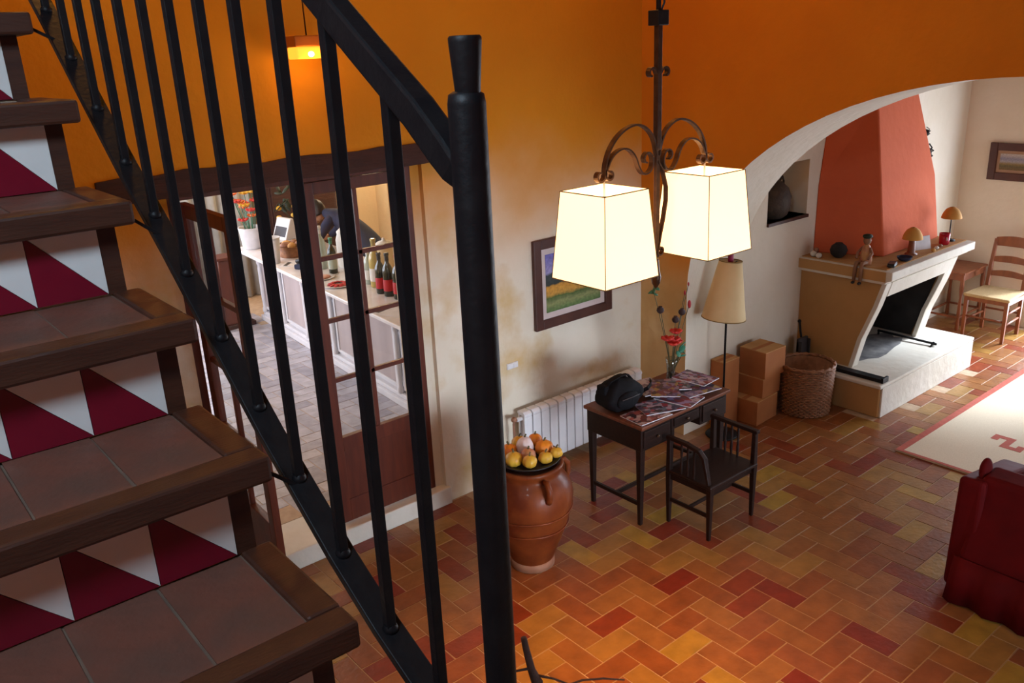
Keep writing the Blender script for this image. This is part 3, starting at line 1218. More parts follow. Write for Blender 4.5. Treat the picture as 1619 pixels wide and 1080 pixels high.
def flower_vase():
    X, Y = 4.385, 3.68
    root = thing('flower_vase', 'clear glass vase with coral blooms and tall dark seed pods on the desk', 'vase', (X, Y, HD))
    b = MB()
    b.lathe([(.032, .002), (.036, .01), (.030, .06), (.034, .12), (.042, .17), (.039, .17), (.031, .12), (.027, .06), (.03, .012)], (0, 0, 0), 20, cap=False)
    b.lathe([(.001, .002), (.034, .002), (.034, .012), (.001, .012)], (0, 0, 0), 20, cap=False)
    b.build('vase_body', M['vase_glass'], root)

    def stem(tip, bend=(0, 0)):
        b = MB()
        mid = (tip[0] * .4 + bend[0], tip[1] * .4 + bend[1], tip[2] * .55)
        pts = []
        p0, p2 = Vector((tip[0] * -.08, tip[1] * -.08, .015)), Vector(tip)
        p1 = Vector(mid)
        for i in range(9):
            t = i / 8
            pts.append(p0 * (1 - t) ** 2 + p1 * 2 * t * (1 - t) + p2 * t * t)
        b.tube(pts, .0028, 6)
        return b.build('stem', M['stem'], root)
    # dark pods
    for tip in ((-.155, -.03, .56), (-.02, -.05, .465), (.07, -.03, .495)):
        s = stem(tip)
        b = MB()
        b.lathe([(.004, -.024), (.020, -.014), (.026, 0), (.022, .014), (.012, .020), (.014, .026)], tip, 14)
        b.build('seed_pod', M['pod'], s)
    # red tall bud and small pink twigs
    for tip, r in (((.185, .0, .52), .016), ((.17, .03, .60), .010), ((.195, .02, .66), .008)):
        s = stem(tip)
        b = MB()
        b.ball(tip, (r * .8, r * .8, r * 1.9), 10, 8)
        b.build('bud', M['red_bloom'], s)
    # green top leaf cluster
    s = stem((-.165, .02, .68))
    for k in range(5):
        b = MB()
        a = k * 1.3
        b.ball((-.165 + .018 * math.cos(a), .02 + .018 * math.sin(a), .68 + .012 * k - .02), (.026, .012, .008), 10, 6, Euler((.3 * k, .5, a)).to_matrix())
        b.build('leaf', M['leaf'], s)
    # coral blooms, each a whorl of petals
    for (tip, n) in (((-.115, -.06, .345), 7), ((-.05, -.08, .385), 8), ((-.055, -.07, .33), 7), ((-.02, -.06, .30), 7), ((-.085, -.09, .31), 6)):
        s = stem(tip)
        for k in range(n):
            a = 2 * PI * k / n
            b = MB()
            b.ball((tip[0] + .022 * math.cos(a), tip[1] + .022 * math.sin(a), tip[2] + .008), (.028, .018, .009), 10, 6, Euler((0, -.5, a)).to_matrix())
            b.build('petal', M['coral'], s)
    # blue-green leaves at the neck
    for k, (x, y, z) in enumerate(((.03, -.07, .245), (-.02, -.08, .225), (.055, -.05, .215), (.01, -.085, .205), (.045, -.06, .27))):
        s = stem((x, y, z))
        b = MB()
        b.ball((x, y, z), (.034, .020, .005), 10, 6, Euler((.6, .3 * (k - 2), k * .7)).to_matrix())
        b.build('leaf', M['leaf_blue'], s)


flower_vase()


# ------------------------------------------------------------------ arm stool in front of the desk
def stool():
    x0, x1, y0, y1, hs, ha = 3.855, 4.30, 2.91, 3.235, .385, .60
    root = thing('arm_stool', 'low dark wooden stool with spindled arms drawn up to the desk', 'stool', (x0, y0, 0))
    O = (x0, y0, 0)
    for (x, y, top) in ((x0, y1, ha), (x1, y1, ha + .005), (x0, y0, hs), (x1, y0, ha)):
        b = MB(O)
        b.taper((x, y, 0), .022, (x, y, hs - .02), .036)
        if top > hs:
            b.taper((x, y, hs - .02), .034, (x, y, top), .028)
        b.build('leg', M['dark_wood'], root, bevel=.003)
    b = MB(O)
    b.box(x0 - .02, y0 - .02, hs - .025, x1 + .02, y1 + .01, hs)
    b.build('seat', M['dark_wood'], root, bevel=.008)
    b = MB(O)
    b.box(x0 + .02, y0 + .0, hs - .065, x1 - .02, y0 + .015, hs - .025)
    b.box(x0 + .02, y1 - .015, hs - .065, x1 - .02, y1, hs - .025)
    b.box(x0 - .008, y0 + .02, hs - .065, x0 + .008, y1 - .02, hs - .025)
    b.box(x1 - .008, y0 + .02, hs - .065, x1 + .008, y1 - .02, hs - .025)
    b.build('apron', M['dark_wood'], root)
    for x, (ya, za), (yb, zb) in ((x0, (y1 + .02, ha), (y0 + .03, hs + .10)), (x1, (y1 + .02, ha + .005), (y0 - .025, ha))):
        b = MB(O)
        if x == x0:
            path = [(x, ya, za + .008), (x, (ya + yb) / 2, za + .006), (x, yb + .06, za - .012), (x, yb + .02, za - .05), (x, yb - .005, hs + .06), (x, yb - .02, hs)]
            b.tube(path, [1, 1, 1, 1, .9, .8], flat=(.034, .024), up=(1, 0, 0))
        else:
            b.bar((x, ya, za + .008), (x, yb, zb + .008), .036, .024)
        arm = b.build('arm_rail', M['dark_wood'], root, bevel=.004)
        for t in (.33, .5, .67):
            y = y1 + (y0 + .03 - y1) * t
            b = MB(O)
            b.lathe([(.007, hs), (.010, hs + .06), (.006, hs + .11), (.009, hs + .15), (.007, ha)], (x, y, 0), 10)
            b.build('spindle', M['dark_wood'], root)
    for (a, c) in (((x0, y0), (x0, y1)), ((x1, y0), (x1, y1))):
        b = MB(O)
        b.bar((*a, .17), (*c, .17), .016, .024)
        b.build('stretcher', M['dark_wood'], root, bevel=.002)
    b = MB(O)
    b.bar((x0, (y0 + y1) / 2, .17), (x1, (y0 + y1) / 2, .17), .016, .022)
    b.build('stretcher', M['dark_wood'], root, bevel=.002)


stool()


# ------------------------------------------------------------------ large jar with gourds
def jar():
    X, Y = 2.90, 3.50
    root = thing('storage_jar', 'large glazed terracotta storage jar with small shoulder handles by the wall', 'jar', (X, Y, 0))
    prof = [(.125, 0), (.132, .02), (.128, .045), (.15, .10), (.19, .20), (.228, .31), (.252, .41), (.258, .48), (.245, .545), (.215, .595), (.19, .62), (.185, .64), (.20, .66), (.205, .68), (.195, .69), (.175, .685), (.165, .66), (.17, .60)]

    def wob(t, z):
        return 1 + .012 * math.sin(2 * t + 4 * z) + .008 * math.sin(5 * t + 9 * z)
    b = MB()
    b.lathe(prof, (0, 0, 0), 40, rfun=wob)
    b.build('jar_body', M['jar'], root)
    b = MB()
    b.lathe([(.128, .001), (.136, .004), (.137, .03), (.134, .055), (.129, .055)], (0, 0, 0), 40)
    b.build('foot_ring', M['jar_raw'], root)
    for a in (-.25, PI - .25, PI / 2 - .25, -PI / 2 - .25):
        b = MB()
        ca, sa = math.cos(a), math.sin(a)
        pts = [(ca * r, sa * r, z) for r, z in ((.195, .635), (.235, .645), (.262, .61), (.262, .56), (.245, .53))]
        b.tube(pts, [.016, .018, .018, .018, .02], 10)
        b.build('handle', M['jar'], root)
    # applied ridges
    for z, r in ((.40, .253), (.30, .229)):
        b = MB()
        pts = [(r * math.cos(t) * wob(t, z), r * math.sin(t) * wob(t, z), z) for t in [2 * PI * i / 40 for i in range(41)]]
        b.tube(pts, .006, 6)
        b.build('ridge', M['jar'], root)
    d = thing('dish', 'dark shallow dish of gourds resting on the mouth of the large jar', 'dish', (X, Y, .69))
    b = MB()
    b.lathe([(.06, .0), (.12, .003), (.185, .022), (.195, .035), (.188, .034), (.12, .012), (.02, .010)], (0, 0, 0), 36)
    b.build('dish_body', M['black'], d)
    G = [(-.125, -.02, .050, M['g_yellow'], 'knobbly yellow gourd at the left edge of the dish on the jar', .9),
         (-.075, .085, .048, M['g_orange'], 'orange gourd at the back left of the dish on the jar', .9),
         (-.045, -.055, .044, M['g_pink'], 'mottled red-brown gourd left of the white gourd on the jar', 1.1),
         (.0, .025, .050, M['g_white'], 'pale pinkish white gourd at the middle of the dish', 1.3),
         (.03, -.12, .042, M['g_yellow'], 'small yellow gourd at the front of the dish on the jar', .85),
         (.095, -.035, .056, M['g_orange'], 'large bright orange ribbed gourd on the right of the dish', .85),
         (.11, -.125, .037, M['g_yellow'], 'yellow-green gourd at the front right of the dish', .85),
         (.035, .12, .045, M['g_yellow'], 'yellow gourd at the back of the dish on the jar', 1.0),
         (.115, .068, .042, M['g_orange'], 'reddish orange gourd at the back right of the dish on the jar', 1.0),
         (-.085, -.115, .042, M['g_yellow'], 'small yellow gourd at the front left of the dish', .9)]
    for (x, y, r, mt, lab, sq) in G:
        zz = .69 + .016 + (.012 if x * x + y * y > .017 else 0)
        g = thing('gourd', lab, 'gourd', (X + x, Y + y, zz), random.uniform(0, 6), 'gourds on the jar')
        b = MB()
        prof = [(r * max(.08, math.sin(PI * i / 10)) * (1 + .0 * i), r * sq * (1 - math.cos(PI * i / 10))) for i in range(11)]
        ph = random.uniform(0, 6)
        b.lathe(prof, (0, 0, 0), 24, rfun=lambda t, z: 1 + .07 * math.sin(8 * t) + .03 * math.sin(3 * t + ph))
        b.build('gourd_body', mt, g)
        b = MB()
        b.tube([(0, 0, 2 * r * sq - .004), (.003, .002, 2 * r * sq + .010), (.010, .004, 2 * r * sq + .018)], [.006, .005, .006], 6)
        b.build('stalk', M['stem'], g)


jar()


# ------------------------------------------------------------------ pendant lamp
def scroll(c, r0, r1, a0, turns, plane, n=26):
    """spiral in the x-z plane around c"""
    pts = []
    for i in range(n):
        t = i / (n - 1)
        r = r0 + (r1 - r0) * t
        a = a0 + turns * 2 * PI * t
        pts.append((c[0] + r * math.cos(a), c[1], c[2] + r * math.sin(a)))
    return pts


def pendant():
    X, Y = 2.42, 2.112
    root = thing('pendant_lamp', 'wrought iron scroll pendant lamp with two lit square tapered shades', 'lamp', (X, Y, 5.0))
    O = (X, Y, 5.0)
    b = MB(O)
    b.bar((X, Y, 5.0), (X, Y, 3.09), .012, .012, up=(0, 1, 0))
    b.lathe([(.05, 4.97), (.05, 4.995), (.02, 4.998)], (X, Y, 0), 18)
    b.build('suspension_rod', M['iron'], root)
    b = MB(O)
    b.box(X - .026, Y - .026, 3.045, X + .026, Y + .026, 3.095)
    b.build('junction_block', M['iron'], root, bevel=.003)
    b = MB(O)
    b.bar((X, Y, 3.05), (X, Y, 2.62), .022, .022, up=(0, 1, 0))
    b.bar((X, Y, 2.62), (X, Y, 2.22), .020, .014, up=(0, 1, 0))
    b.build('stem', M['iron_brown'], root, bevel=.002)
    # electric cord next to the upper rod
    b = MB(O)
    b.tube([(X + .012, Y, 3.09), (X + .03, Y, 3.12), (X + .018, Y, 3.17), (X + .012, Y, 3.4), (X + .01, Y, 4.98)], .004, 6)
    b.build('cord', M['black'], root)
    up = (0, 1, 0)
    strap = (.020, .007)
    for s in (-1, 1):
        # small curls half way
        pts = [(X + s * .012, Y, 2.895)] + [(X + s * (.036 - (.024 - .014 * t) * math.cos(t * 4.6)), Y, 2.888 + (.022 - .012 * t) * math.sin(t * 4.6)) for t in [i / 14 for i in range(15)]]
        b = MB(O)
        b.tube(pts, [1] * len(pts), flat=strap, up=up)
        b.build('small_curl', M['iron_brown'], root)
        # main arm: rises from the stem, arches over and drops to the shade
        ctrl = [(.006, 2.60), (.02, 2.66), (.055, 2.70), (.105, 2.722), (.16, 2.715), (.21, 2.69), (.25, 2.65), (.272, 2.60), (.275, 2.565)]
        pts = [(X + s * a, Y, z) for a, z in ctrl]
        for _ in range(2):
            q = [pts[0]]
            for a_, b_ in zip(pts, pts[1:]):
                a_, b_ = Vector(a_), Vector(b_)
                q += [tuple(a_ * .75 + b_ * .25), tuple(a_ * .25 + b_ * .75)]
            q.append(pts[-1])
            pts = q
        # end curl outward
        c = (X + s * .298, Y, 2.562)
        pts += [(c[0] - s * (.023 - .012 * t) * math.cos(t * 5.2), Y, c[2] - (.023 - .012 * t) * math.sin(t * 5.2)) for t in [i / 14 for i in range(1, 15)]]
        b = MB(O)
        b.tube(pts, [1] * len(pts), flat=strap, up=up)
        arm = b.build('scroll_arm', M['iron_brown'], root)
        # lower S scroll
        ctrl = [(.268, 2.575), (.245, 2.62), (.20, 2.645), (.155, 2.642), (.12, 2.61), (.105, 2.57), (.08, 2.54), (.045, 2.545), (.026, 2.575), (.035, 2.61), (.06, 2.62), (.078, 2.602), (.072, 2.585), (.060, 2.582)]
        pts = [(X + s * a, Y, z) for a, z in ctrl]
        # smooth the control polygon
        for _ in range(2):
            q = [pts[0]]
            for a_, b_ in zip(pts, pts[1:]):
                a_, b_ = Vector(a_), Vector(b_)
                q += [tuple(a_ * .75 + b_ * .25), tuple(a_ * .25 + b_ * .75)]
            q.append(pts[-1])
            pts = q
        b = MB(O)
        b.tube(pts, [1] * len(pts), flat=(.020, .006), up=up)
        b.build('lower_scroll', M['iron_brown'], arm)
        c = (X + s * .252, Y, 2.562)
        pts = [(X + s * .272, Y, 2.58)] + [(c[0] + s * (.021 - .011 * t) * math.cos(t * 5.2), Y, c[2] - (.021 - .011 * t) * math.sin(t * 5.2)) for t in [i / 14 for i in range(15)]]
        b = MB(O)
        b.tube(pts, [1] * len(pts), flat=strap, up=up)
        b.build('end_curl', M['iron_brown'], arm)
        # shade
        sx = X + s * .275
        zt, zb, wt, wb = 2.512, 2.200, .108, .134
        b = MB(O)
        b.tube([(sx, Y, 2.56), (sx, Y, 2.44)], .0035, 8)
        b.build('hanger', M['white'], arm)
        b = MB(O)
        b.lathe([(.017, 2.42), (.019, 2.43), (.019, 2.475), (.014, 2.485), (.006, 2.49)], (sx, Y, 0), 16)
        b.build('lamp_holder', M['white'], arm)
        b = MB(O)
        b.ball((sx, Y, 2.365), (.034, .034, .050), 16, 10)
        bl = b.build('bulb', M['bulb'], arm)
        sh = None
        cor = ((-1, -1), (1, -1), (1, 1), (-1, 1))
        b = MB(O)
        th = .002
        ring = []
        for (w_, z_) in ((wb, zb), (wt, zt), (wt - th, zt), (wb - th, zb)):
            ring += [(sx + i * w_, Y + j * w_, z_) for i, j in cor]
        fs = []
        for k in range(4):
            k2 = (k + 1) % 4
            for i in range(4):
                j = (i + 1) % 4
                fs.append((k * 4 + i, k * 4 + j, k2 * 4 + j, k2 * 4 + i))
        b.add(ring, fs)
        sh = b.build('shade', M['shade'], root)
        b = MB(O)
        for (i, j) in cor:
            b.tube([(sx + i * (wb + .001), Y + j * (wb + .001), zb), (sx + i * (wt + .001), Y + j * (wt + .001), zt)], .0016, 6)
        for (w_, z_) in ((wb, zb), (wt, zt)):
            for k in range(4):
                a_, c_ = cor[k], cor[(k + 1) % 4]
                b.tube([(sx + a_[0] * w_, Y + a_[1] * w_, z_), (sx + c_[0] * w_, Y + c_[1] * w_, z_)], .0022, 6)
        b.build('piping', M['seam'], sh)
        l = bpy.data.lights.new('pendant_bulb', 'SPOT')
        l.energy, l.color, l.shadow_soft_size, l.spot_size, l.spot_blend = 150, WARM, .03, math.radians(76), 1.0
        lo = bpy.data.objects.new('pendant_bulb', l)
        COL.objects.link(lo)
        lo.location = (sx, Y, 2.305)
    # central scroll below
    ctrl = [(.0, 2.58), (.03, 2.54), (.05, 2.48), (.05, 2.43), (.035, 2.36), (.018, 2.30), (.006, 2.25)]
    pts = [(X + a, Y, z) for a, z in ctrl]
    c = (X + .018, Y, 2.245)
    pts += [(c[0] - (.020 - .010 * t) * math.cos(t * 6), Y, c[2] - (.020 - .010 * t) * math.sin(t * 6)) for t in [i / 16 for i in range(1, 17)]]
    b = MB(O)
    b.tube(pts, [1] * len(pts), flat=(.018, .006), up=up)
    b.build('centre_scroll', M['iron_brown'], root)
    b = MB(O)
    b.lathe([(.004, 2.10), (.016, 2.12), (.020, 2.145), (.014, 2.17), (.010, 2.215)], (X, Y, 0), 14)
    b.build('finial', M['iron_brown'], root)


pendant()


# two added ceiling lamps, unseen above the frame, that warm the upper walls
def added_ceiling_lamp(X, Y, label):
    root = thing('added_ceiling_lamp', label, 'lamp', (X, Y, 5.0), 0, 'added ceiling lamps of the hall')
    b = MB()
    b.lathe([(.16, -.03), (.17, -.02), (.17, -.002), (.05, 0)], (0, 0, 0), 28)
    b.build('ceiling_plate', M['copper'], root)
    b = MB()
    b.lathe([(.02, -.16), (.10, -.145), (.16, -.10), (.175, -.04), (.16, -.03)], (0, 0, 0), 28)
    b.build('glass_dish', M['amber'], root)
    point_light('added_ceiling_bulb', (X, Y, 4.70), 35, DEEP, .12)


added_ceiling_lamp(1.1, 3.55, 'added unseen brass ceiling lamp with glass dish above the double door')
added_ceiling_lamp(3.5, 3.55, 'added unseen brass ceiling lamp with glass dish above the desk')


# small hanging amber lantern beside the upper wall
def lantern():
    X, Y = 2.21, 4.33
    root = thing('hanging_lantern', 'small glowing amber box lantern hanging on a cord before the orange wall', 'lamp', (X, Y, 5.0))
    O = (X, Y, 5.0)
    b = MB(O)
    b.tube([(X, Y, 5.0), (X, Y, 3.10)], .004, 6)
    b.build('cord', M['iron_brown'], root)
    b = MB(O)
    w, d = .098, .06
    b.box(X - w, Y - d, 3.045, X + w, Y + d, 3.10)
    b.build('lantern_hood', M['copper'], root, bevel=.006)
    b = MB(O)
    b.box(X - w + .006, Y - d + .006, 2.985, X + w - .006, Y + d - .006, 3.045)
    b.build('amber_band', M['amber'], root, bevel=.008)
    for dx in (-.012, .07):
        b = MB(O)
        b.ball((X + dx, Y - d + .004, 3.008), (.018, .006, .014), 12, 8)
        b.build('bulb', M['bulb'], root)
    point_light('lantern_bulb', (X, Y - .10, 2.95), 2.2, (1, .42, .05), .04)


lantern()


# ------------------------------------------------------------------ floor lamp, boxes, basket
def floor_lamp():
    X, Y = 5.16, 3.80
    root = thing('floor_lamp', 'unlit floor lamp with thin dark pole and ivory cone shade before the white pier', 'lamp', (X, Y, 0))
    b = MB()
    b.lathe([(.125, .002), (.13, .008), (.12, .018), (.03, .028), (.012, .04)], (0, 0, 0), 28)
    b.build('base', M['iron'], root)
    b = MB()
    b.tube([(0, 0, .03), (0, 0, 1.10), (.006, 0, 1.30)], .0085, 10)
    b.build('pole', M['iron'], root)
    Mt = Matrix.Rotation(.10, 3, 'Y') @ Matrix.Rotation(.03, 3, 'X')
    b = MB()
    b.lathe([(.165, -.24), (.085, .20), (.083, .20), (.163, -.24)], (.0, 0, 1.22), 32, Mt, cap=False)
    sh = b.build('lamp_shade', M['lampshade'], root)
    b = MB()
    for rr, zz in ((.165, -.24), (.085, .20)):
        pts = [Vector((0, 0, 1.22)) + Mt @ Vector((rr * math.cos(t), rr * math.sin(t), zz)) for t in [2 * PI * i / 32 for i in range(33)]]
        b.tube(pts, .004, 6)
    b.build('shade_trim', M['seam'], sh)
    b = MB()
    for k in range(3):
        a = 2 * PI * k / 3
        b.tube([(.012, 0, 1.38), tuple(Vector((0, 0, 1.22)) + Mt @ Vector((.084 * math.cos(a), .084 * math.sin(a), .19)))], .003, 6)
    b.build('spider_ring', M['iron'], sh)
    b = MB()
    b.lathe([(.004, 1.30), (.010, 1.40), (.022, 1.44), (.020, 1.50), (.012, 1.54), (.004, 1.56)], (.028, 0, -.02), 14)
    b.build('finial', M['magenta'], root)


floor_lamp()


def cardboard_box(label, loc, rotz, w, d, h, open_top=False, lid=None):
    root = thing('cardboard_box', label, 'box', loc, rotz, 'cardboard boxes stacked beside the pier')
    t = .006
    for nm, a in (('side_panel', (0, 0, 0, w, t, h)), ('side_panel', (0, d - t, 0, w, d, h)), ('side_panel', (0, t, 0, t, d - t, h)), ('side_panel', (w - t, t, 0, w, d - t, h)), ('base_panel', (t, t, 0, w - t, d - t, t))):
        b = MB()
        b.box(*a)
        b.build(nm, M['card'], root)
    if open_top:
        for (a, c) in (((0, 0, h), -1), ((0, d, h), 1)):
            b = MB()
            y0 = 0 if c < 0 else d
            b.add([(0, y0, h), (w, y0, h), (w, y0 + c * d * .18, h - d * .32), (0, y0 + c * d * .18, h - d * .32), (0, y0 + c * t, h + t), (w, y0 + c * t, h + t), (w, y0 + c * (d * .18 + t), h - d * .32), (0, y0 + c * (d * .18 + t), h - d * .32)],
                  [(0, 1, 2, 3), (4, 7, 6, 5), (0, 4, 5, 1), (3, 2, 6, 7), (0, 3, 7, 4), (1, 5, 6, 2)])
            b.build('flap', M['card_lid'], root)
    else:
        for (y0, y1) in ((0, d / 2 - .002), (d / 2 + .002, d)):
            b = MB()
            b.box(0, y0, h, w, y1, h + t)
            b.build('flap', M['card_lid'], root)
        b = MB()
        b.box(0, d / 2 - .02, h + t, w, d / 2 + .02, h + t + .001)
        b.build('tape', M['card'], root)


cardboard_box('lowest cardboard box of the stack, on the tiles right of the floor lamp', (5.48, 3.70, 0), .06, .30, .26, .20)
cardboard_box('middle cardboard box of the stack right of the floor lamp', (5.57, 3.72, .207), .03, .25, .23, .16)
cardboard_box('topmost cardboard box of the stack with pale closed flaps', (5.575, 3.71, .374), -.02, .265, .25, .22)
cardboard_box('tall brown cardboard box standing against the wall behind the stack', (5.25, 3.87, 0), .0, .20, .125, .56)


def basket():
    X, Y, H, R0, R1 = 6.03, 3.62, .42, .19, .215
    root = thing('log_basket', 'round brown wicker log basket between the cardboard boxes and the fireplace', 'basket', (X, Y, 0))

    def R(z):
        return R0 + (R1 - R0) * (z / H) ** .7
    b = MB()
    ns = 28
    rows = 26
    for k in range(rows):
        z = .014 + (H - .03) * k / (rows - 1)
        pts = []
        for i in range(ns * 2 + 1):
            t = 2 * PI * i / (ns * 2)
            rr = R(z) + .007 * math.cos(ns * t + PI * k)
            pts.append((rr * math.cos(t), rr * math.sin(t), z))
        b.tube(pts, .0085, 5)
    b.build('weave', M['wicker'], root)
    b = MB()
    b.lathe([(R0 - .012, .004), (R1 - .012, H - .01), (R1 - .016, H - .01), (R0 - .016, .012), (.001, .012), (.001, .004)], (0, 0, 0), 36, cap=False)
    b.build('lining', M['wicker'], root)
    for i in range(ns):
        t = 2 * PI * (i + .5) / ns
        b = MB()
        b.tube([(R(0) * math.cos(t), R(0) * math.sin(t), 0), (R(H) * math.cos(t), R(H) * math.sin(t), H)], .006, 6)
        b.build('stake', M['wicker'], root)
    for dr in (0, .010):
        b = MB()
        pts = []
        for i in range(73):
            t = 2 * PI * i / 72
            pts.append(((R1 + dr - .004) * math.cos(t), (R1 + dr - .004) * math.sin(t), H + .006 * math.sin(18 * t + dr * 300)))
        b.tube(pts, .011, 7)
        b.build('rim', M['wicker'], root)


basket()

# fire shovel leaning in the corner behind the basket
root = thing('fire_shovel', 'dark iron fire shovel leaning against the fireplace side behind the basket', 'shovel', (6.395, 3.90, .286))
b = MB()
b.box(-.07, -.012, .0, .07, .012, .20)
b.box(-.07, -.04, .0, -.06, .012, .18)
b.box(.06, -.04, .0, .07, .012, .18)
b.build('blade', M['slate'], root, bevel=.004)
b = MB()
b.tube([(0, 0, .15), (.01, .03, .25), (.012, .045, .33)], .010, 8)
b.build('shaft', M['iron'], root)
b = MB()
b.ball((.012, .047, .335), .016)
b.build('grip', M['iron'], root)


# ------------------------------------------------------------------ fireplace
def fireplace():
    root = thing('fireplace', 'stone fireplace with leaning pale surround and tall salmon plaster hood', 'fireplace', (6.27, 3.10, 0))
    O = (6.27, 3.10, 0)
    # hearth
    b = MB(O)
    b.box(6.28, 3.11, 0, 7.93, 4.02, .255)
    b.build('hearth_base', M['fire_plaster'], root, bevel=.01)
    b = MB(O)
    b.box(6.265, 3.095, .255, 7.945, 4.02, .285)
    b.build('hearth_slab', M['stone'], root, bevel=.008)
    b = MB(O)
    b.box(6.30, 3.094, .0, 7.93, 3.11, .255)
    b.build('hearth_facing', M['stone'], root, bevel=.004)
    # cheeks leaning forward
    prof = [(4.02, .285), (3.50, .285), (3.44, .55), (3.33, .85), (3.27, 1.06), (4.02, 1.06)]
    for nm, (xa, xb) in (('cheek', (6.50, 6.60)), ('cheek', (7.64, 7.74))):
        b = MB(O)
        b.prism(prof, 'x', xa, xb)
        b.build(nm, M['fire_plaster'], root, bevel=.006)
    b = MB(O)
    b.box(6.60, 3.90, .285, 7.64, 4.018, 1.06)
    b.build('fire_back', M['firebox'], root)
    for xx in (6.601, 7.627):
        b = MB(O)
        b.prism([(3.9, .287), (3.54, .287), (3.37, .85), (3.31, 1.05), (3.9, 1.05)], 'x', xx, xx + .012)
        b.build('soot_lining', M['firebox'], root)
    b = MB(O)
    b.box(6.60, 3.30, 1.03, 7.64, 3.9, 1.058)
    b.build('throat', M['firebox'], root)
    # pale surround: two leaning posts and a lintel
    pf = [(3.475, .285), (3.415, .55), (3.305, .85), (3.245, 1.06), (3.285, 1.06), (3.345, .85), (3.455, .55), (3.515, .285)]
    for xa, xb in ((6.495, 6.585), (7.60, 7.745)):
        b = MB(O)
        b.prism(pf, 'x', xa, xb)
        b.build('surround_post', M['stone'], root, bevel=.005)
    b = MB(O)
    b.prism([(3.278, .93), (3.243, 1.06), (3.30, 1.06), (3.335, .93)], 'x', 6.585, 7.60)
    b.build('surround_lintel', M['stone'], root, bevel=.004)
    b = MB(O)
    b.prism([(3.19, 1.10), (3.19, 1.17), (4.02, 1.17), (4.02, 1.06), (3.25, 1.06), (3.23, 1.085)], 'x', 6.46, 7.93)
    b.build('mantel', M['stone'], root, bevel=.006)
    b = MB(O)
    b.box(6.452, 3.24, 1.085, 6.462, 4.02, 1.165)
    b.build('mantel_return', M['fire_plaster'], root)
    b = MB(O)
    b.box(6.50, 3.26, 1.17, 7.90, 4.02, 1.178)
    b.build('mantel_top', M['fire_plaster'], root)
    # hood
    b = MB(O)
    b0 = [(6.66, 4.02, 1.178), (6.87, 3.485, 1.178), (7.84, 3.485, 1.178), (7.97, 4.02, 1.178)]
    b1 = [(6.67, 4.02, 1.75), (6.86, 3.555, 1.75), (7.80, 3.555, 1.75), (7.93, 4.02, 1.75)]
    b2 = [(6.78, 4.02, 2.45), (6.955, 3.70, 2.45), (7.64, 3.70, 2.45), (7.74, 4.02, 2.45)]
    b3 = [(6.84, 4.02, 3.0), (7.01, 3.80, 3.0), (7.52, 3.80, 3.0), (7.62, 4.02, 3.0)]
    vs = b0 + b1 + b2 + b3
    fs = [(3, 2, 1, 0), (12, 13, 14, 15)]
    for k in range(3):
        for i in range(4):
            j = (i + 1) % 4
            fs.append((k * 4 + i, k * 4 + j, k * 4 + 4 + j, k * 4 + 4 + i))
    b.add(vs, fs)
    b.build('hood', M['hood'], root, bevel=.012)
    # sooty ash spread over the slab inside the fire opening
    b = MB(O)
    n = 26
    random.seed(11)
    rim = [(7.05 + .50 * math.cos(2 * PI * i / n) * random.uniform(.85, 1.05), 3.66 + .23 * math.sin(2 * PI * i / n) * random.uniform(.85, 1.05)) for i in range(n)]
    vs = [(7.05, 3.66, .300)] + [(x, y, .2862) for x, y in rim]
    b.add(vs, [(0, 1 + i, 1 + (i + 1) % n) for i in range(n)], sm=True)
    b.build('ash_bed', M['ash'], root)
    # iron strip on the hearth edge and andiron
    f = tag(MB().build('dummy', M['iron']), 'x', 'x')
    bpy.data.objects.remove(f)


fireplace()
root = thing('ember_guard', 'flat black iron bar lying along the left edge of the hearth', 'iron bar', (6.38, 3.40, .286))
b = MB()
b.box(-.05, -.28, 0, .03, .26, .03)
b.build('bar', M['iron'], root, bevel=.004)
b = MB()
b.box(-.055, -.29, 0, .035, -.27, .045)
b.build('end_stop', M['iron'], root, bevel=.003)
root = thing('andiron', 'thin black andiron lying on the pale hearth at the fire opening', 'andiron', (7.47, 3.42, .286))
b = MB()
b.bar((-.03, .34, .04), (.0, -.20, .02), .018, .018)
b.build('shank', M['iron'], root, bevel=.002)
b = MB()
b.bar((-.05, -.17, .0), (.0, -.17, .03), .014, .014)
b.bar((.05, -.17, .0), (.0, -.17, .03), .014, .014)
b.bar((-.03, .33, 0), (-.03, .33, .04), .014, .014)
b.build('foot', M['iron'], root)


# ------------------------------------------------------------------ mantel ornaments
ZM = 1.178


def mantel_lamp(label, x, y, h, r, base_mat, stem_r, leg_mat):
    root = thing('table_lamp', label, 'lamp', (x, y, ZM), 0, 'mantel lamps')
    b = MB()
    b.lathe([(.05, .001), (.05, .012), (.02, .02), (stem_r, .03)], (0, 0, 0), 18)
    b.build('base', base_mat, root)
    b = MB()
    b.lathe([(stem_r, .02), (stem_r * .85, h * .5), (stem_r * .7, h - .02)], (0, 0, 0), 14)
    b.build('stem', leg_mat, root)
    b = MB()
    b.lathe([(r, h - .055), (r * .98, h - .045), (r * .88, h - .015), (r * .62, h + .022), (r * .3, h + .04), (.01, h + .045)], (0, 0, 0), 26, cap=False)
    b.lathe([(r - .003, h - .055), (r * .85, h - .018), (r * .58, h + .018), (.01, h + .04)], (0, 0, 0), 26, cap=False)
    b.build('lamp_shade', M['ochre_shade'], root)


mantel_lamp('mushroom lamp with ochre shade on a thin stem at the right end of the mantel', 7.78, 3.36, .26, .085, M['iron'], .006, M['iron'])
mantel_lamp('squat mushroom lamp with ochre shade and dark red foot at the mantel middle', 7.09, 3.36, .19, .082, M['chair_wood'], .032, M['chair_wood'])

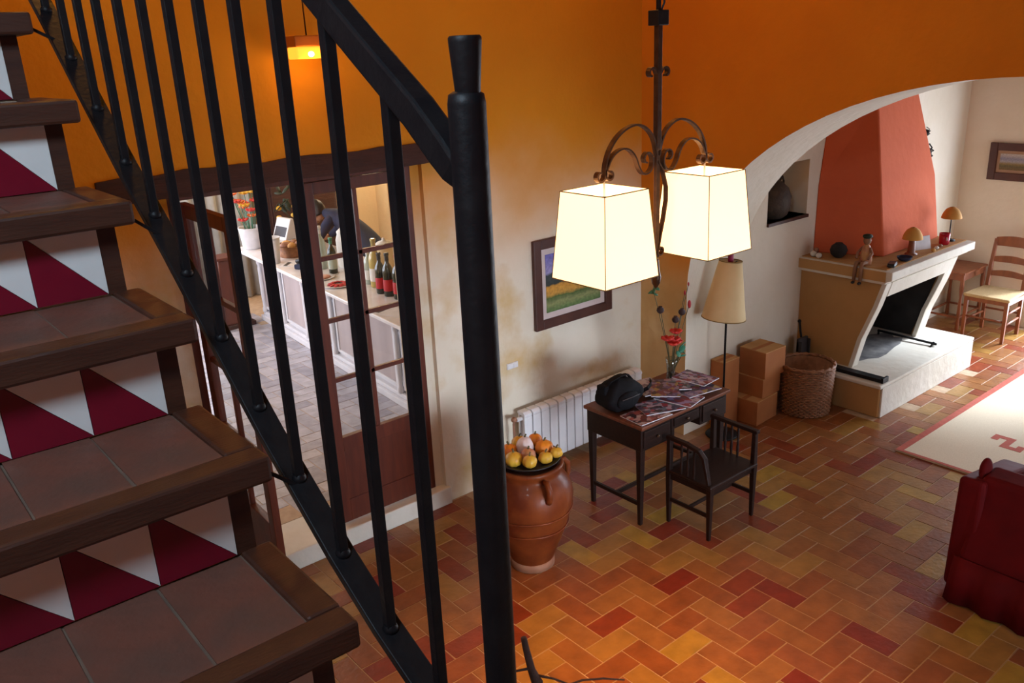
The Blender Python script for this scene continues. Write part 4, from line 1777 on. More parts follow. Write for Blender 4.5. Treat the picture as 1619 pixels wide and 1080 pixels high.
root = thing('mug', 'glossy red mug on the mantel beside the thin-stemmed lamp', 'mug', (7.62, 3.33, ZM))
b = MB()
b.lathe([(.036, .001), (.042, .008), (.045, .10), (.042, .10), (.039, .012), (.002, .010)], (0, 0, 0), 24)
b.build('mug_body', M['mug'], root)
b = MB()
b.tube([(.042, 0, .085), (.07, 0, .08), (.075, 0, .05), (.066, 0, .028), (.042, 0, .022)], .006, 8)
b.build('handle', M['mug'], root)
b = MB()
b.ball((-.030, -.032, .055), (.014, .005, .016), 10, 8, Matrix.Rotation(.75, 3, 'Z'))
b.build('white_motif', M['label_white'], root)

root = thing('folded_card', 'white folded card standing on the mantel right of the squat lamp', 'card', (7.32, 3.37, ZM), -.35)
b = MB()
b.add([(-.09, 0, 0), (.09, 0, 0), (.09, .03, .11), (-.09, .03, .11), (-.09, .003, 0), (.09, .003, 0), (.09, .033, .11), (-.09, .033, .11)], [(0, 1, 2, 3), (4, 7, 6, 5), (0, 4, 5, 1), (3, 2, 6, 7), (0, 3, 7, 4), (1, 5, 6, 2)])
b.build('front_leaf', M['paper'], root)
b = MB()
b.add([(-.09, .07, 0), (.09, .07, 0), (.09, .033, .11), (-.09, .033, .11), (-.09, .073, 0), (.09, .073, 0), (.09, .036, .11), (-.09, .036, .11)], [(0, 1, 2, 3), (4, 7, 6, 5), (0, 4, 5, 1), (3, 2, 6, 7), (0, 3, 7, 4), (1, 5, 6, 2)])
b.build('back_leaf', M['paper'], root)

# rag-doll figure sitting on the mantel's left edge, legs hanging
root = thing('figurine', 'small clay figurine seated on the left mantel edge with dangling legs', 'figurine', (6.55, 3.47, ZM))
b = MB()
b.ball((0, 0, .20), (.030, .032, .036), 14, 10)
b.build('head', M['clay'], root)
b = MB()
b.ball((.0, 0, .235), (.040, .040, .020), 14, 8)
b.build('hat', M['plant_dark'], root)
b = MB()
b.lathe([(.045, .001), (.05, .04), (.042, .10), (.030, .15), (.015, .17)], (0, 0, 0), 16)
b.build('torso', M['g_pink'], root)
for s in (-1, 1):
    b = MB()
    b.tube([(0, s * .03, .14), (-.02, s * .06, .10), (-.06, s * .05, .06)], [.013, .012, .011], 8)
    b.build('arm', M['jar_raw'], root)
    b = MB()
    b.tube([(-.02, s * .022, .025), (-.10, s * .024, .03), (-.112, s * .026, -.02), (-.115, s * .028, -.12)], [.018, .017, .016, .013], 8)
    lg = b.build('leg', M['clay'], root)
    b = MB()
    b.ball((-.125, s * .028, -.13), (.024, .014, .012), 10, 6)
    b.build('shoe', M['black'], lg)

tag(MB().lathe([(.03, .001), (.062, .03), (.072, .065), (.06, .10), (.035, .118), (.032, .125), (.02, .123)], (0, 0, 0), 24).build('round_pot', M['firebox'], loc=(6.63, 3.76, ZM)), 'round sooty black pot at the back of the mantel beside the red hood', 'pot')
root = thing('stone_heap', 'cluster of small grey stones at the back corner of the mantel', 'stones', (6.53, 3.93, ZM))
for (x, y, r) in ((0, 0, .032), (.045, .01, .026), (-.02, -.06, .028), (.02, -.045, .022), (.012, -.015, .024)):
    b = MB()
    z = r * .8 if r != .024 else .06
    b.ball((x, y, z), (r, r * .9, r * .8), 12, 8)
    b.build('stone', M['stone'] if r > .027 else M['jar_raw'], root)
root = thing('spectacle_case', 'small black case lying on the front left corner of the mantel', 'case', (6.62, 3.28, ZM), .3)
b = MB()
b.box(-.06, -.03, .001, .06, .03, .026)
b.build('case_body', M['black'], root, bevel=.01)
b = MB()
b.box(-.055, -.028, .026, .055, .028, .034)
b.build('case_lid', M['black'], root, bevel=.006)
root = thing('dark_bowl', 'little dark blue bowl on the mantel in front of the squat lamp', 'bowl', (6.86, 3.30, ZM))
b = MB()
b.lathe([(.03, .001), (.05, .012), (.062, .035), (.058, .035), (.045, .016), (.01, .010)], (0, 0, 0), 22)
b.build('bowl_body', M['navy'], root)
b = MB()
b.lathe([(.022, .001), (.03, .004), (.03, .0), ], (0, 0, 0), 18)
b.build('foot_ring', M['slate'], root)
for i, (x, y) in enumerate(((7.40, 3.29), (7.49, 3.30), (7.30, 3.27))):
    lab = ['pale pebble at the mantel front left of the red mug', 'brown pebble next to the red mug on the mantel', 'ochre pebble on the mantel front below the white card'][i]
    tag(MB().ball((0, 0, .014), (.024, .018, .014), 12, 8).build('pebble', [M['stone'], M['jar_raw'], M['ochre_shade']][i], loc=(x, y, ZM)), lab, 'pebble', 'mantel pebbles')

# niche: wicker covered demijohn
root = thing('demijohn', 'dark wicker covered bottle standing in the wall niche', 'bottle', (6.20, 4.14, 1.54))
b = MB()
b.lathe([(.08, .0), (.12, .03), (.145, .10), (.145, .18), (.12, .25), (.07, .30), (.05, .31)], (0, 0, 0), 28, rfun=lambda t, z: 1 + .02 * math.sin(24 * t) * math.sin(90 * z))
b.build('wicker_cover', M['wicker_dark'], root)
b = MB()
b.lathe([(.03, .30), (.026, .35), (.026, .37), (.034, .375), (.034, .39), (.02, .39)], (0, 0, 0), 20)
b.build('neck', M['bottle_green'], root)
for s in (-1, 1):
    b = MB()
    b.tube([(s * .07, 0, .29), (s * .12, 0, .33), (s * .14, 0, .29), (s * .135, 0, .23)], .009, 8)
    b.build('handle', M['wicker_dark'], root)
tag(MB().lathe([(.02, .001), (.03, .02), (.028, .05), (.015, .06), (.012, .075)], (0, 0, 0), 16).build('small_jug', M['jar_raw'], loc=(6.02, 4.10, 1.54)), 'tiny brown jug in the niche left of the wicker bottle', 'jug')

# iron wall hooks between hood and corner
for i, (x, z, lab) in enumerate(((8.575, 1.83, 'lower black iron wall ornament right of the fireplace hood'), (8.49, 2.035, 'upper black iron wall ornament right of the fireplace hood'))):
    root = thing('wall_ornament', lab, 'ornament', (x, 4.02, z))
    s = 1 if i == 0 else .55
    b = MB()
    b.ball((0, -.025, 0), (.035 * s, .024, .045 * s), 14, 8)
    b.build('boss', M['iron'], root)
    for k in range(6):
        a = k * PI / 3 + .3
        b = MB()
        b.tube([(0, -.02, 0), (.05 * s * math.cos(a), -.045, .05 * s * math.sin(a)), (.085 * s * math.cos(a), -.01, .085 * s * math.sin(a))], .007 * s, 6)
        b.build('arm', M['iron'], root)


# ------------------------------------------------------------------ ladder-back chair, side table
def ladder_chair():
    x0, x1, y0, y1, hs = 8.74, 9.14, 3.15, 3.53, .43
    root = thing('ladder_back_chair', 'red-brown ladder-back chair with rush seat against the far right wall', 'chair', (x0, y0, 0))
    O = (x0, y0, 0)
    for y in (y0, y1):
        b = MB(O)
        b.taper((x0, y, 0), .028, (x0, y, hs), .038)
        b.build('leg', M['chair_wood'], root, bevel=.004)
        b = MB(O)
        yy = y + (.02 if y == y0 else -.02)
        b.tube([(x1, yy, 0), (x1, yy, hs), (x1 + .03, yy, .66), (x1 + .085, yy, .93)], [.9, 1, 1, .8], flat=(.036, .036), up=(0, 1, 0))
        b.build('back_post', M['chair_wood'], root, bevel=.004)
    b = MB(O)
    b.prism([(x0 - .03, y0 - .03), (x1 + .01, y0 - .005), (x1 + .01, y1 + .005), (x0 - .03, y1 + .03)], 'z', hs - .005, hs + .028)
    b.build('seat', M['rush'], root, bevel=.012)
    b = MB(O)
    b.box(x0 - .015, y0 - .018, hs - .045, x0 + .012, y1 + .018, hs - .005)
    b.box(x0, y0 - .012, hs - .045, x1, y0 + .012, hs - .005)
    b.box(x0, y1 - .012, hs - .045, x1, y1 + .012, hs - .005)
    b.build('seat_rail', M['chair_wood'], root)
    for k, (z, h) in enumerate(((.56, .045), (.70, .05), (.86, .085))):
        xx = x1 + .03 + (z - .66) * .2
        n = 10
        vs, fs = [], []
        for i in range(n + 1):
            t = i / n
            yy = y0 + .02 + (y1 - y0 - .04) * t
            bow = .025 * math.sin(PI * t)
            arch = .018 * math.sin(PI * t)
            vs += [(xx + bow, yy, z), (xx + bow + .014, yy, z), (xx + bow + .014 + .008, yy, z + h + arch), (xx + bow + .008, yy, z + h + arch)]
        for i in range(n):
            for q in range(4):
                fs.append((i * 4 + q, i * 4 + (q + 1) % 4, i * 4 + 4 + (q + 1) % 4, i * 4 + 4 + q))
        fs += [(3, 2, 1, 0), (n * 4, n * 4 + 1, n * 4 + 2, n * 4 + 3)]
        b = MB(O)
        b.add(vs, fs)
        b.build('back_slat', M['chair_wood'], root)
    for (a, c, z) in (((x0, y0), (x0, y1), .22), ((x0, y0), (x1, y0 + .02), .18), ((x0, y1), (x1, y1 - .02), .18), ((x0, y0), (x1, y0 + .02), .29), ((x1, y0 + .02), (x1, y1 - .02), .22)):
        b = MB(O)
        b.tube([(*a, z), (*c, z)], .011, 8)
        b.build('rung', M['chair_wood'], root)


ladder_chair()


def side_table():
    x0, x1, y0, y1, h = 8.86, 9.34, 3.64, 3.96, .62
    root = thing('side_table', 'small red-brown side table in the corner behind the fireplace', 'table', (x0, y0, 0))
    O = (x0, y0, 0)
    b = MB(O)
    b.box(x0 - .03, y0 - .03, h - .02, x1 + .02, y1 + .02, h)
    b.build('table_top', M['chair_wood'], root, bevel=.005)
    for (x, y) in ((x0, y0), (x1, y0), (x0, y1), (x1, y1)):
        b = MB(O)
        b.lathe([(.013, 0), (.02, .02), (.014, .12), (.02, .16), (.014, .35), (.022, .45), (.018, h - .02)], (x, y, 0), 12)
        b.build('leg', M['chair_wood'], root)
    b = MB(O)
    b.box(x0, y0 - .01, h - .09, x1, y0 + .01, h - .02)
    b.box(x0, y1 - .01, h - .09, x1, y1 + .01, h - .02)
    b.box(x0 - .01, y0, h - .09, x0 + .01, y1, h - .02)
    b.box(x1 - .01, y0, h - .09, x1 + .01, y1, h - .02)
    b.build('apron', M['chair_wood'], root)
    for (a, c) in (((x0, y0), (x1, y0)), ((x0, y0), (x0, y1)), ((x1, y0), (x1, y1)), ((x0, y1), (x1, y1))):
        b = MB(O)
        b.bar((*a, .14), (*c, .14), .014, .02)
        b.build('stretcher', M['chair_wood'], root)


side_table()


# ------------------------------------------------------------------ rug
def rug():
    m, nt, bs = new_mat('rug_weave')
    tc = N(nt, 'ShaderNodeTexCoord')
    n = N(nt, 'ShaderNodeTexNoise')
    n.inputs['Scale'].default_value = 60
    mp = N(nt, 'ShaderNodeMapping')
    mp.inputs['Scale'].default_value = (1, 8, 1)
    nt.links.new(tc.outputs['Object'], mp.inputs[0])
    nt.links.new(mp.outputs[0], n.inputs['Vector'])
    r = ramp(nt, [(.3, (.60, .50, .36)), (.7, (.70, .60, .45))])
    nt.links.new(n.outputs['Fac'], r.inputs[0])
    nt.links.new(r.outputs[0], bs.inputs['Base Color'])
    bs.inputs['Roughness'].default_value = .95
    red = mat('rug_red', (.46, .10, .06), (.38, .07, .045), rough=.95, scale=30)
    X0, X1, Y0, Y1 = 5.83, 8.35, 1.05, 2.72
    root = thing('rug', 'cream woven rug with red border on the fireplace room floor', 'rug', (X0, Y0, .002))
    b = MB()
    b.box(0, 0, 0, X1 - X0, Y1 - Y0, .012)
    b.build('rug_field', m, root)
    w, l = X1 - X0, Y1 - Y0
    b = MB()
    bw = .05
    for (a, c, d, e) in ((.0, l - bw, w, l), (0, 0, w, bw), (0, bw, .03, l - bw), (w - .03, bw, w, l - bw)):
        b.box(a, c, .0121, d, e, .0135)
    b.build('border', red, root)
    # stepped key motifs
    for (cx, cy) in ((.62, 1.12), (1.25, 1.12), (1.9, 1.12), (.62, .5), (1.25, .5), (1.9, .5)):
        b = MB()
        s = .05
        for (i, j) in ((0, 0), (1, 0), (2, 0), (2, 1), (2, 2), (1, 2), (-1, 0), (-1, -1), (-1, -2), (0, -2)):
            b.box(cx + i * s, cy + j * s, .0121, cx + (i + 1) * s, cy + (j + 1) * s, .0135)
        b.build('key_motif', red, root)


rug()


# ------------------------------------------------------------------ red armchair (back towards the camera)
def armchair():
    root = thing('red_armchair', 'dark red slipcovered armchair seen from behind at the right edge', 'armchair', (4.46, .70, 0))
    O = (4.46, .70, 0)

    def soft(name, pts_lo, pts_hi, bev=.03):
        b = MB(O)
        b.hexa(pts_lo, pts_hi)
        o = b.build(name, M['red_cloth'], root, bevel=bev)
        o.modifiers['bevel'].segments = 4
        return o
    # back panel: leans, flares to the floor
    soft('backrest', [(4.36, .62, .02), (4.62, .62, .02), (4.62, 1.66, .02), (4.36, 1.66, .02)], [(4.50, .68, .70), (4.66, .68, .72), (4.66, 1.62, .72), (4.50, 1.62, .70)])
    soft('arm', [(4.40, 1.56, .02), (5.15, 1.56, .02), (5.15, 1.74, .02), (4.42, 1.72, .02)], [(4.46, 1.58, .69), (5.1, 1.58, .56), (5.1, 1.74, .56), (4.46, 1.72, .685)])
    soft('arm', [(4.40, .56, .02), (5.15, .56, .02), (5.15, .74, .02), (4.40, .74, .02)], [(4.46, .58, .69), (5.1, .58, .56), (5.1, .74, .56), (4.46, .74, .69)])
    soft('seat_cushion', [(4.60, .74, .10), (5.2, .74, .10), (5.2, 1.56, .10), (4.60, 1.56, .10)], [(4.60, .76, .44), (5.18, .76, .44), (5.18, 1.54, .44), (4.60, 1.54, .44)], .05)
    # piped ear where back and arm meet
    b = MB(O)
    b.ball((4.585, 1.635, .70), (.05, .03, .075), 16, 10)
    b.build('ear', M['red_cloth'], root)
    b = MB(O)
    b.tube([(4.50, 1.63, .03), (4.49, 1.635, .35), (4.53, 1.63, .68), (4.58, 1.63, .76)], .012, 8)
    b.build('piping', M['red_cloth'], root)
    # flared skirt at the floor
    b = MB(O)
    n = 24
    vs, fs = [], []
    for i in range(n + 1):
        t = i / n
        y = .58 + 1.08 * t
        wv = .018 * math.sin(t * 38)
        vs += [(4.30 + wv - .02 * math.sin(PI * t), y, .012), (4.385, y, .24), (4.40, y, .24), (4.325 + wv, y, .012)]
    for i in range(n):
        for q in range(4):
            fs.append((i * 4 + q, i * 4 + (q + 1) % 4, i * 4 + 4 + (q + 1) % 4, i * 4 + 4 + q))
    fs += [(3, 2, 1, 0), (n * 4, n * 4 + 1, n * 4 + 2, n * 4 + 3)]
    b.add(vs, fs, sm=True)
    b.build('skirt', M['red_cloth'], root)
    for (x, y) in ((4.45, .66), (5.08, .66), (4.45, 1.64), (5.08, 1.64)):
        b = MB(O)
        b.taper((x, y, 0), .03, (x, y, .05), .04)
        b.build('foot', M['dark_wood'], root)


armchair()


# ------------------------------------------------------------------ dry vine branch in a tall urn by the stair
def vine():
    X, Y = 1.44, 1.74
    root = thing('dry_vine', 'bare dark vine branch with thin curling tendrils beside the stair', 'branch', (X, Y, 0))
    b = MB()
    b.lathe([(.10, .0), (.13, .02), (.15, .15), (.14, .32), (.10, .42), (.085, .46), (.10, .49), (.085, .49), (.07, .46), (.09, .40)], (0, 0, 0), 28)
    b.build('urn', M['jar_raw'], root)
    b = MB()
    b.tube([(.02, .0, .30), (.03, .01, .6), (.0, .03, .85), (.012, .02, .99), (.018, .022, 1.03), (.006, .035, 1.08), (.002, .055, 1.16), (.0, .06, 1.195)], [.016, .015, .014, .013, .019, .013, .011, .010], 10)
    st = b.build('main_branch', M['branch'], root)
    for pts in ([(.018, .022, 1.06), (.07, .0, 1.03), (.12, -.02, .99), (.17, -.03, .985), (.24, -.06, .97), (.32, -.08, .93)],
                [(.12, -.02, .99), (.11, -.02, .955), (.14, -.03, .93), (.2, -.05, .90)],
                [(.01, .03, 1.09), (-.05, .06, 1.09), (-.12, .09, 1.06), (-.19, .11, .99), (-.2, .10, .93)],
                [(.012, .02, .99), (-.06, .06, .98), (-.14, .09, 1.0), (-.20, .12, .95)],
                [(.01, .02, .98), (.06, -.01, .955), (.12, -.03, .945), (.18, -.05, .90)]):
        b = MB()
        b.tube(pts, [.005] + [.0036] * (len(pts) - 2) + [.0025], 6)
        b.build('tendril', M['branch'], st)


vine()


# ------------------------------------------------------------------ bar room
BA = -math.radians(4.3)
BX, BY = 3.455, 5.25
BROT = Matrix.Rotation(BA, 3, 'Z')


def bar_pt(x, y, z=0):
    p = BROT @ Vector((x, y, 0))
    return (BX + p.x, BY + p.y, .13 + z)


def bar():
    root = thing('bar_counter', 'long white panelled bar counter with pale marble top beyond the double door', 'bar counter', (BX, BY, .13), BA)
    Lg = 4.0
    HT = .87
    b = MB()
    b.box(.06, 0, .1, .62, Lg, HT - .05)
    b.build('carcass', M['bar_white'], root)
    b = MB()
    b.box(-.015, -.02, 0, .62, Lg + .02, .06)
    b.build('plinth', M['bar_white'], root, bevel=.006)
    b = MB()
    b.box(.015, -.01, .06, .62, Lg + .01, .10)
    b.build('plinth_mould', M['bar_white'], root, bevel=.01)
    b = MB()
    b.box(-.20, -.05, HT - .03, .68, Lg + .06, HT + .005)
    b.build('counter_top', M['marble'], root, bevel=.008)
    b = MB()
    b.prism([(-.15, HT - .03), (-.11, HT - .075), (-.04, HT - .095), (0, HT - .14), (.06, HT - .14), (.06, HT - .03)], 'y', -.02, Lg + .02)
    b.build('cornice', M['bar_white'], root)
    n = 6
    p = Lg / n
    for i in range(n):
        y0 = i * p
        b = MB()
        b.box(.046, y0 + .12, .16, .060, y0 + p - .05, HT - .18)
        pn = b.build('front_panel', M['bar_panel'], root, bevel=.004)
        b = MB()
        for (a, c, d, e) in ((y0 + .09, y0 + .12, .13, HT - .15), (y0 + p - .05, y0 + p - .02, .13, HT - .15), (y0 + .12, y0 + p - .05, .13, .16), (y0 + .12, y0 + p - .05, HT - .18, HT - .15)):
            b.box(.036, a, d, .060, c, e)
        b.build('panel_mould', M['bar_white'], pn, bevel=.004)
    for i in range(n + 1):
        y = i * p + .03
        b = MB()
        b.lathe([(.03, .10), (.03, .14), (.02, .16), (.026, .3), (.024, HT - .26), (.018, HT - .23), (.03, HT - .20), (.03, HT - .15)], (.03, min(y, Lg - .03), 0), 14)
        b.build('half_column', M['bar_white'], root)
    return HT + .005


HB = bar()


def bottle(label, x, y, s, body, lab_mat, foil):
    root = thing('wine_bottle', label, 'bottle', bar_pt(x, y, HB), 0, 'bottles on the bar')
    b = MB()
    b.lathe([(.034, .001), (.037, .006), (.037, .18), (.030, .205), (.014, .235), (.013, .28), (.016, .285), (.016, .297), (.012, .30)], (0, 0, 0), 18)
    o = b.build('bottle_body', body, root)
    b = MB()
    b.lathe([(.0378, .04), (.0380, .041), (.0380, .12), (.0378, .121)], (0, 0, 0), 18, cap=False)
    b.build('label_band', lab_mat, root)
    b = MB()
    b.lathe([(.0145, .25), (.0145, .285), (.0175, .286), (.0175, .303), (.01, .304)], (0, 0, 0), 14)
    b.build('foil', foil, root)
    for c in root.children:
        c.scale = (s, s, s)


# bottles near the right pane
bottle('dark wine bottle with red label, nearest the door on the bar', .18, .86, 1.25, M['bottle_green'], M['label_red'], M['label_red'])
bottle('dark wine bottle with red label, second from the door on the bar', .16, 1.00, 1.25, M['bottle_green'], M['label_red'], M['black'])
bottle('dark wine bottle with red label, third from the door on the bar', .15, 1.13, 1.2, M['bottle_green'], M['label_red'], M['black'])
bottle('black bottle with pale cap at the bar end by the door', .22, .74, 1.2, M['bottle_green'], M['black'], M['label_white'])
bottle('tall golden bottle left of the red-labelled bottles on the bar', .22, 1.36, 1.45, M['bottle_gold'], M['label_white'], M['bottle_gold'])
bottle('pale clear bottle beside the golden bottle on the bar', .22, 1.50, 1.1, M['bottle_clear'], M['label_white'], M['label_white'])
bottle('clear greenish bottle in front of the bending person on the bar', .14, 2.38, 1.4, M['bottle_clear'], M['bottle_clear'], M['label_white'])
bottle('green glass bottle beside the clear bottle before the person', .14, 2.12, 1.15, M['bottle_green'], M['bottle_clear'], M['leaf_blue'])


def jar_dome(label, x, y, r, h, mt):
    root = thing('glass_jar', label, 'jar', bar_pt(x, y, HB))
    b = MB()
    b.lathe([(r * .8, .001), (r, .02), (r, h * .7), (r * .8, h * .85), (r * .82, h * .86)], (0, 0, 0), 22)
    b.build('jar_body', mt, root)
    b = MB()
    b.lathe([(r * .86, h * .86), (r * .86, h * .9), (r * .5, h * .98), (.02, h), (.015, h + .02), (.005, h + .03)], (0, 0, 0), 22)
    b.build('lid', M['label_white'], root)


jar_dome('round pale lidded jar behind the bottles on the bar', .42, 1.55, .11, .36, M['wall_bar'])
jar_dome('white lidded jar with floral pattern before the person', .36, 2.25, .10, .40, M['label_white'])

# platters and papers on the counter
root = thing('platter', 'oval platter of sliced red cold meat on the bar', 'platter', bar_pt(-.02, 1.66, HB), BA)
b = MB()
b.lathe([(.02, .001), (.11, .003), (.15, .014), (.146, .016), (.10, .007), (.02, .006)], (0, 0, 0), 26)
b.build('plate', M['marble'], root)
for k in range(11):
    a = 2 * PI * k / 11
    b = MB()
    b.ball((.072 * math.cos(a), .072 * math.sin(a), .016), (.034, .026, .007), 10, 6, Euler((.2, .2, a)).to_matrix())
    b.build('meat_slice', M['label_red'] if k % 3 else M['coral'], root)
root = thing('platter', 'pink platter lying further along the bar', 'platter', bar_pt(-.03, 2.02, HB), BA)
b = MB()
b.lathe([(.02, .001), (.10, .003), (.13, .012), (.127, .014), (.09, .006), (.02, .005)], (0, 0, 0), 26)
b.build('plate', M['marble'], root)
b = MB()
b.ball((0, 0, .012), (.09, .08, .012), 16, 6)
b.build('sliced_ham', mat('ham_pink', (.66, .30, .22), rough=.5), root)
for i, (x, y, a, lab) in enumerate(((-.05, .55, .3, 'white sheet of paper at the near end of the bar'), (.02, 2.75, .8, 'white sheet of paper beside the till on the bar'))):
    root = thing('paper_sheet', lab, 'paper', bar_pt(x, y, HB), a)
    b = MB()
    b.box(-.105, -.15, .0005, .105, .15, .003)
    b.build('sheet', M['paper'], root)
    b = MB()
    b.box(-.08, .08, .003, .08, .12, .0034)
    b.build('heading_band', M['slate'], root)

# white tall cup, till, baskets, flower pot at the far end
root = thing('paper_cup', 'tall white beaker standing on the far part of the bar', 'cup', bar_pt(-.13, 2.98, HB))
b = MB()
b.lathe([(.06, .001), (.085, .26), (.08, .26), (.056, .006), (.01, .006)], (0, 0, 0), 22)
b.build('beaker', M['paper'], root)
b = MB()
b.lathe([(.086, .255), (.089, .26), (.086, .268), (.082, .26)], (0, 0, 0), 22, cap=False)
b.build('rim', M['paper'], root)
root = thing('telephone', 'dark blue telephone lying on the bar by the beaker', 'telephone', bar_pt(.02, 2.50, HB), .5)
b = MB()
b.box(-.07, -.10, .001, .07, .10, .05)
b.build('phone_base', M['navy'], root, bevel=.012)
b = MB()
b.tube([(0, -.11, .065), (0, -.05, .08), (0, .05, .08), (0, .11, .065)], [.022, .015, .015, .022], 10)
b.build('handset', M['black'], root)
root = thing('bread_basket', 'brown wicker tray of bread rolls on the bar left of the person', 'basket', bar_pt(.16, 3.17, HB), BA)
b = MB()
b.lathe([(.15, .001), (.19, .12), (.185, .12), (.146, .01), (.01, .01)], (0, 0, 0), 26, rfun=lambda t, z: 1 + .02 * math.sin(26 * t))
b.build('tray', M['wicker'], root)
for k in range(6):
    a = k * PI / 3
    b = MB()
    b.ball((.085 * math.cos(a), .085 * math.sin(a), .115), (.06, .045, .04), 12, 8, Matrix.Rotation(a, 3, 'Z'))
    b.build('roll', M['jar_raw'] if k % 2 else M['card_lid'], root)
root = thing('till', 'white cash till with dark screen on the far part of the bar', 'till', bar_pt(.14, 3.52, HB), BA + .2)
b = MB()
b.box(-.15, -.15, .001, .17, .15, .12)
b.build('till_body', M['white'], root, bevel=.012)
b = MB()
b.hexa([(.0, -.13, .12), (.15, -.13, .12), (.15, .13, .12), (.0, .13, .12)], [(.09, -.13, .34), (.13, -.13, .34), (.13, .13, .34), (.09, .13, .34)])
sc = b.build('screen_housing', M['white'], root, bevel=.008)
b = MB()
b.add([(.012, -.11, .15), (.012, .11, .15), (.082, .11, .32), (.082, -.11, .32), (.016, -.11, .15), (.016, .11, .15), (.086, .11, .32), (.086, -.11, .32)],
      [(0, 1, 2, 3), (4, 7, 6, 5), (0, 4, 5, 1), (3, 2, 6, 7), (0, 3, 7, 4), (1, 5, 6, 2)])
b.build('screen', M['slate'], sc)


def flowers_bar():
    p = bar_pt(-.04, 3.86, HB)
    root = thing('flower_bouquet', 'white pot of orange, red and yellow flowers at the far end of the bar', 'flowers', p)
    b = MB()
    b.lathe([(.09, .001), (.11, .02), (.13, .20), (.14, .24), (.128, .24), (.10, .03), (.01, .02)], (0, 0, 0), 26)
    b.build('flower_pot', M['paper'], root)
    random.seed(3)
    for k in range(17):
        a = random.uniform(0, 2 * PI)
        r = random.uniform(.02, .20)
        z = random.uniform(.32, .66)
        c = (r * math.cos(a), r * math.sin(a), z)
        b = MB()
        b.tube([(c[0] * .2, c[1] * .2, .05), (c[0] * .6, c[1] * .6, z * .6), c], .004, 6)
        s = b.build('stem', M['leaf'], root)
        mt = [M['orange_bloom'], M['coral'], M['yellow_bloom']][k % 3]
        for q in range(6):
            t = q * PI / 3
            b = MB()
            b.ball((c[0] + .032 * math.cos(t), c[1] + .032 * math.sin(t), c[2]), (.036, .022, .012), 8, 6, Euler((0, -.4, t)).to_matrix())
            b.build('petal', mt, s)


flowers_bar()

# dark shelving with hanging foliage on the far wall, curtains, pedestal
root = thing('back_cabinet', 'tall dark wooden cabinet against the far wall of the bar room', 'cabinet', (4.45, 10.36, .12))
b = MB()
b.box(-.02, -.2, 0, .9, .22, 2.1)
b.build('cabinet_body', M['beam'], root, bevel=.01)
for (a, c) in ((.0, .43), (.45, .88)):
    b = MB()
    b.box(a, -.225, .08, c, -.2, 2.02)
    d = b.build('cabinet_door', M['beam'], root, bevel=.006)
    b = MB()
    b.ball((c - .04 if a == 0 else a + .04, -.24, 1.0), .018)
    b.build('knob', M['iron_brown'], d)
root = thing('yellow_flower_vase', 'dark vase of yellow flowers behind the bar beside the cabinet', 'vase', bar_pt(.46, 3.80, HB))
b = MB()
b.lathe([(.06, .001), (.09, .08), (.07, .16), (.05, .20), (.06, .23), (.05, .23)], (0, 0, 0), 20)
b.build('vase_body', M['black'], root)
random.seed(5)
for k in range(12):
    c = (random.uniform(-.2, .2), random.uniform(-.2, .2), random.uniform(.26, .42))
    b = MB()
    b.tube([(0, 0, .15), (c[0] * .5, c[1] * .5, c[2] * .8), c], .004, 6)
    s = b.build('stem', M['plant_dark'], root)
    b = MB()
    b.ball(c, (.032, .032, .026), 10, 6)
    b.build('bloom', M['yellow_bloom'], s)
for k in range(26):
    a = random.uniform(0, 2 * PI)
    r = random.uniform(.03, .24)
    b = MB()
    b.ball((r * math.cos(a), r * math.sin(a), random.uniform(.38, .72)), (.07, .028, .006), 8, 5, Euler((random.uniform(-1, 1), random.uniform(-1, 1), a)).to_matrix())
    b.build('leaf', M['plant_dark'], root)


def curtain(label, x0, x1, y, z0, z1):
    root = thing('curtain', label, 'curtain', (x0, y, z0))
    n = 40
    vs, fs = [], []
    for i in range(n + 1):
        t = i / n
        x = (x1 - x0) * t
        yy = .035 * math.sin(t * 2 * PI * 6)
        vs += [(x, yy, 0), (x, yy + .006, 0), (x, yy * .7 + .006, z1 - z0), (x, yy * .7, z1 - z0)]
    for i in range(n):
        for q in range(4):
            fs.append((i * 4 + q, i * 4 + (q + 1) % 4, i * 4 + 4 + (q + 1) % 4, i * 4 + 4 + q))
    b = MB()
    b.add(vs, fs, sm=True)
    b.build('drape', M['curtain'], root)
    b = MB()
    b.tube([(-.05, 0, z1 - z0 + .015), (x1 - x0 + .05, 0, z1 - z0 + .015)], .012, 8)
    b.build('rod', M['iron_brown'], root)


curtain('grey curtain hanging at the far window of the bar room', 3.35, 4.25, 10.3, .14, 2.5)

root = thing('pedestal', 'dark brown tapered wooden pedestal at the far end of the bar', 'pedestal', (3.42, 9.30, .13))
b = MB()
b.hexa([(-.17, -.15, .05), (.17, -.15, .05), (.17, .15, .05), (-.17, .15, .05)], [(-.10, -.1, .78), (.10, -.1, .78), (.10, .1, .78), (-.10, .1, .78)])
b.build('shaft', M['door_wood'], root, bevel=.01)
b = MB()
b.box(-.20, -.18, 0, .20, .18, .05)
b.build('foot', M['beam'], root, bevel=.008)
b = MB()
b.box(-.13, -.13, .78, .13, .13, .81)
b.build('top_plate', M['door_wood'], root, bevel=.006)


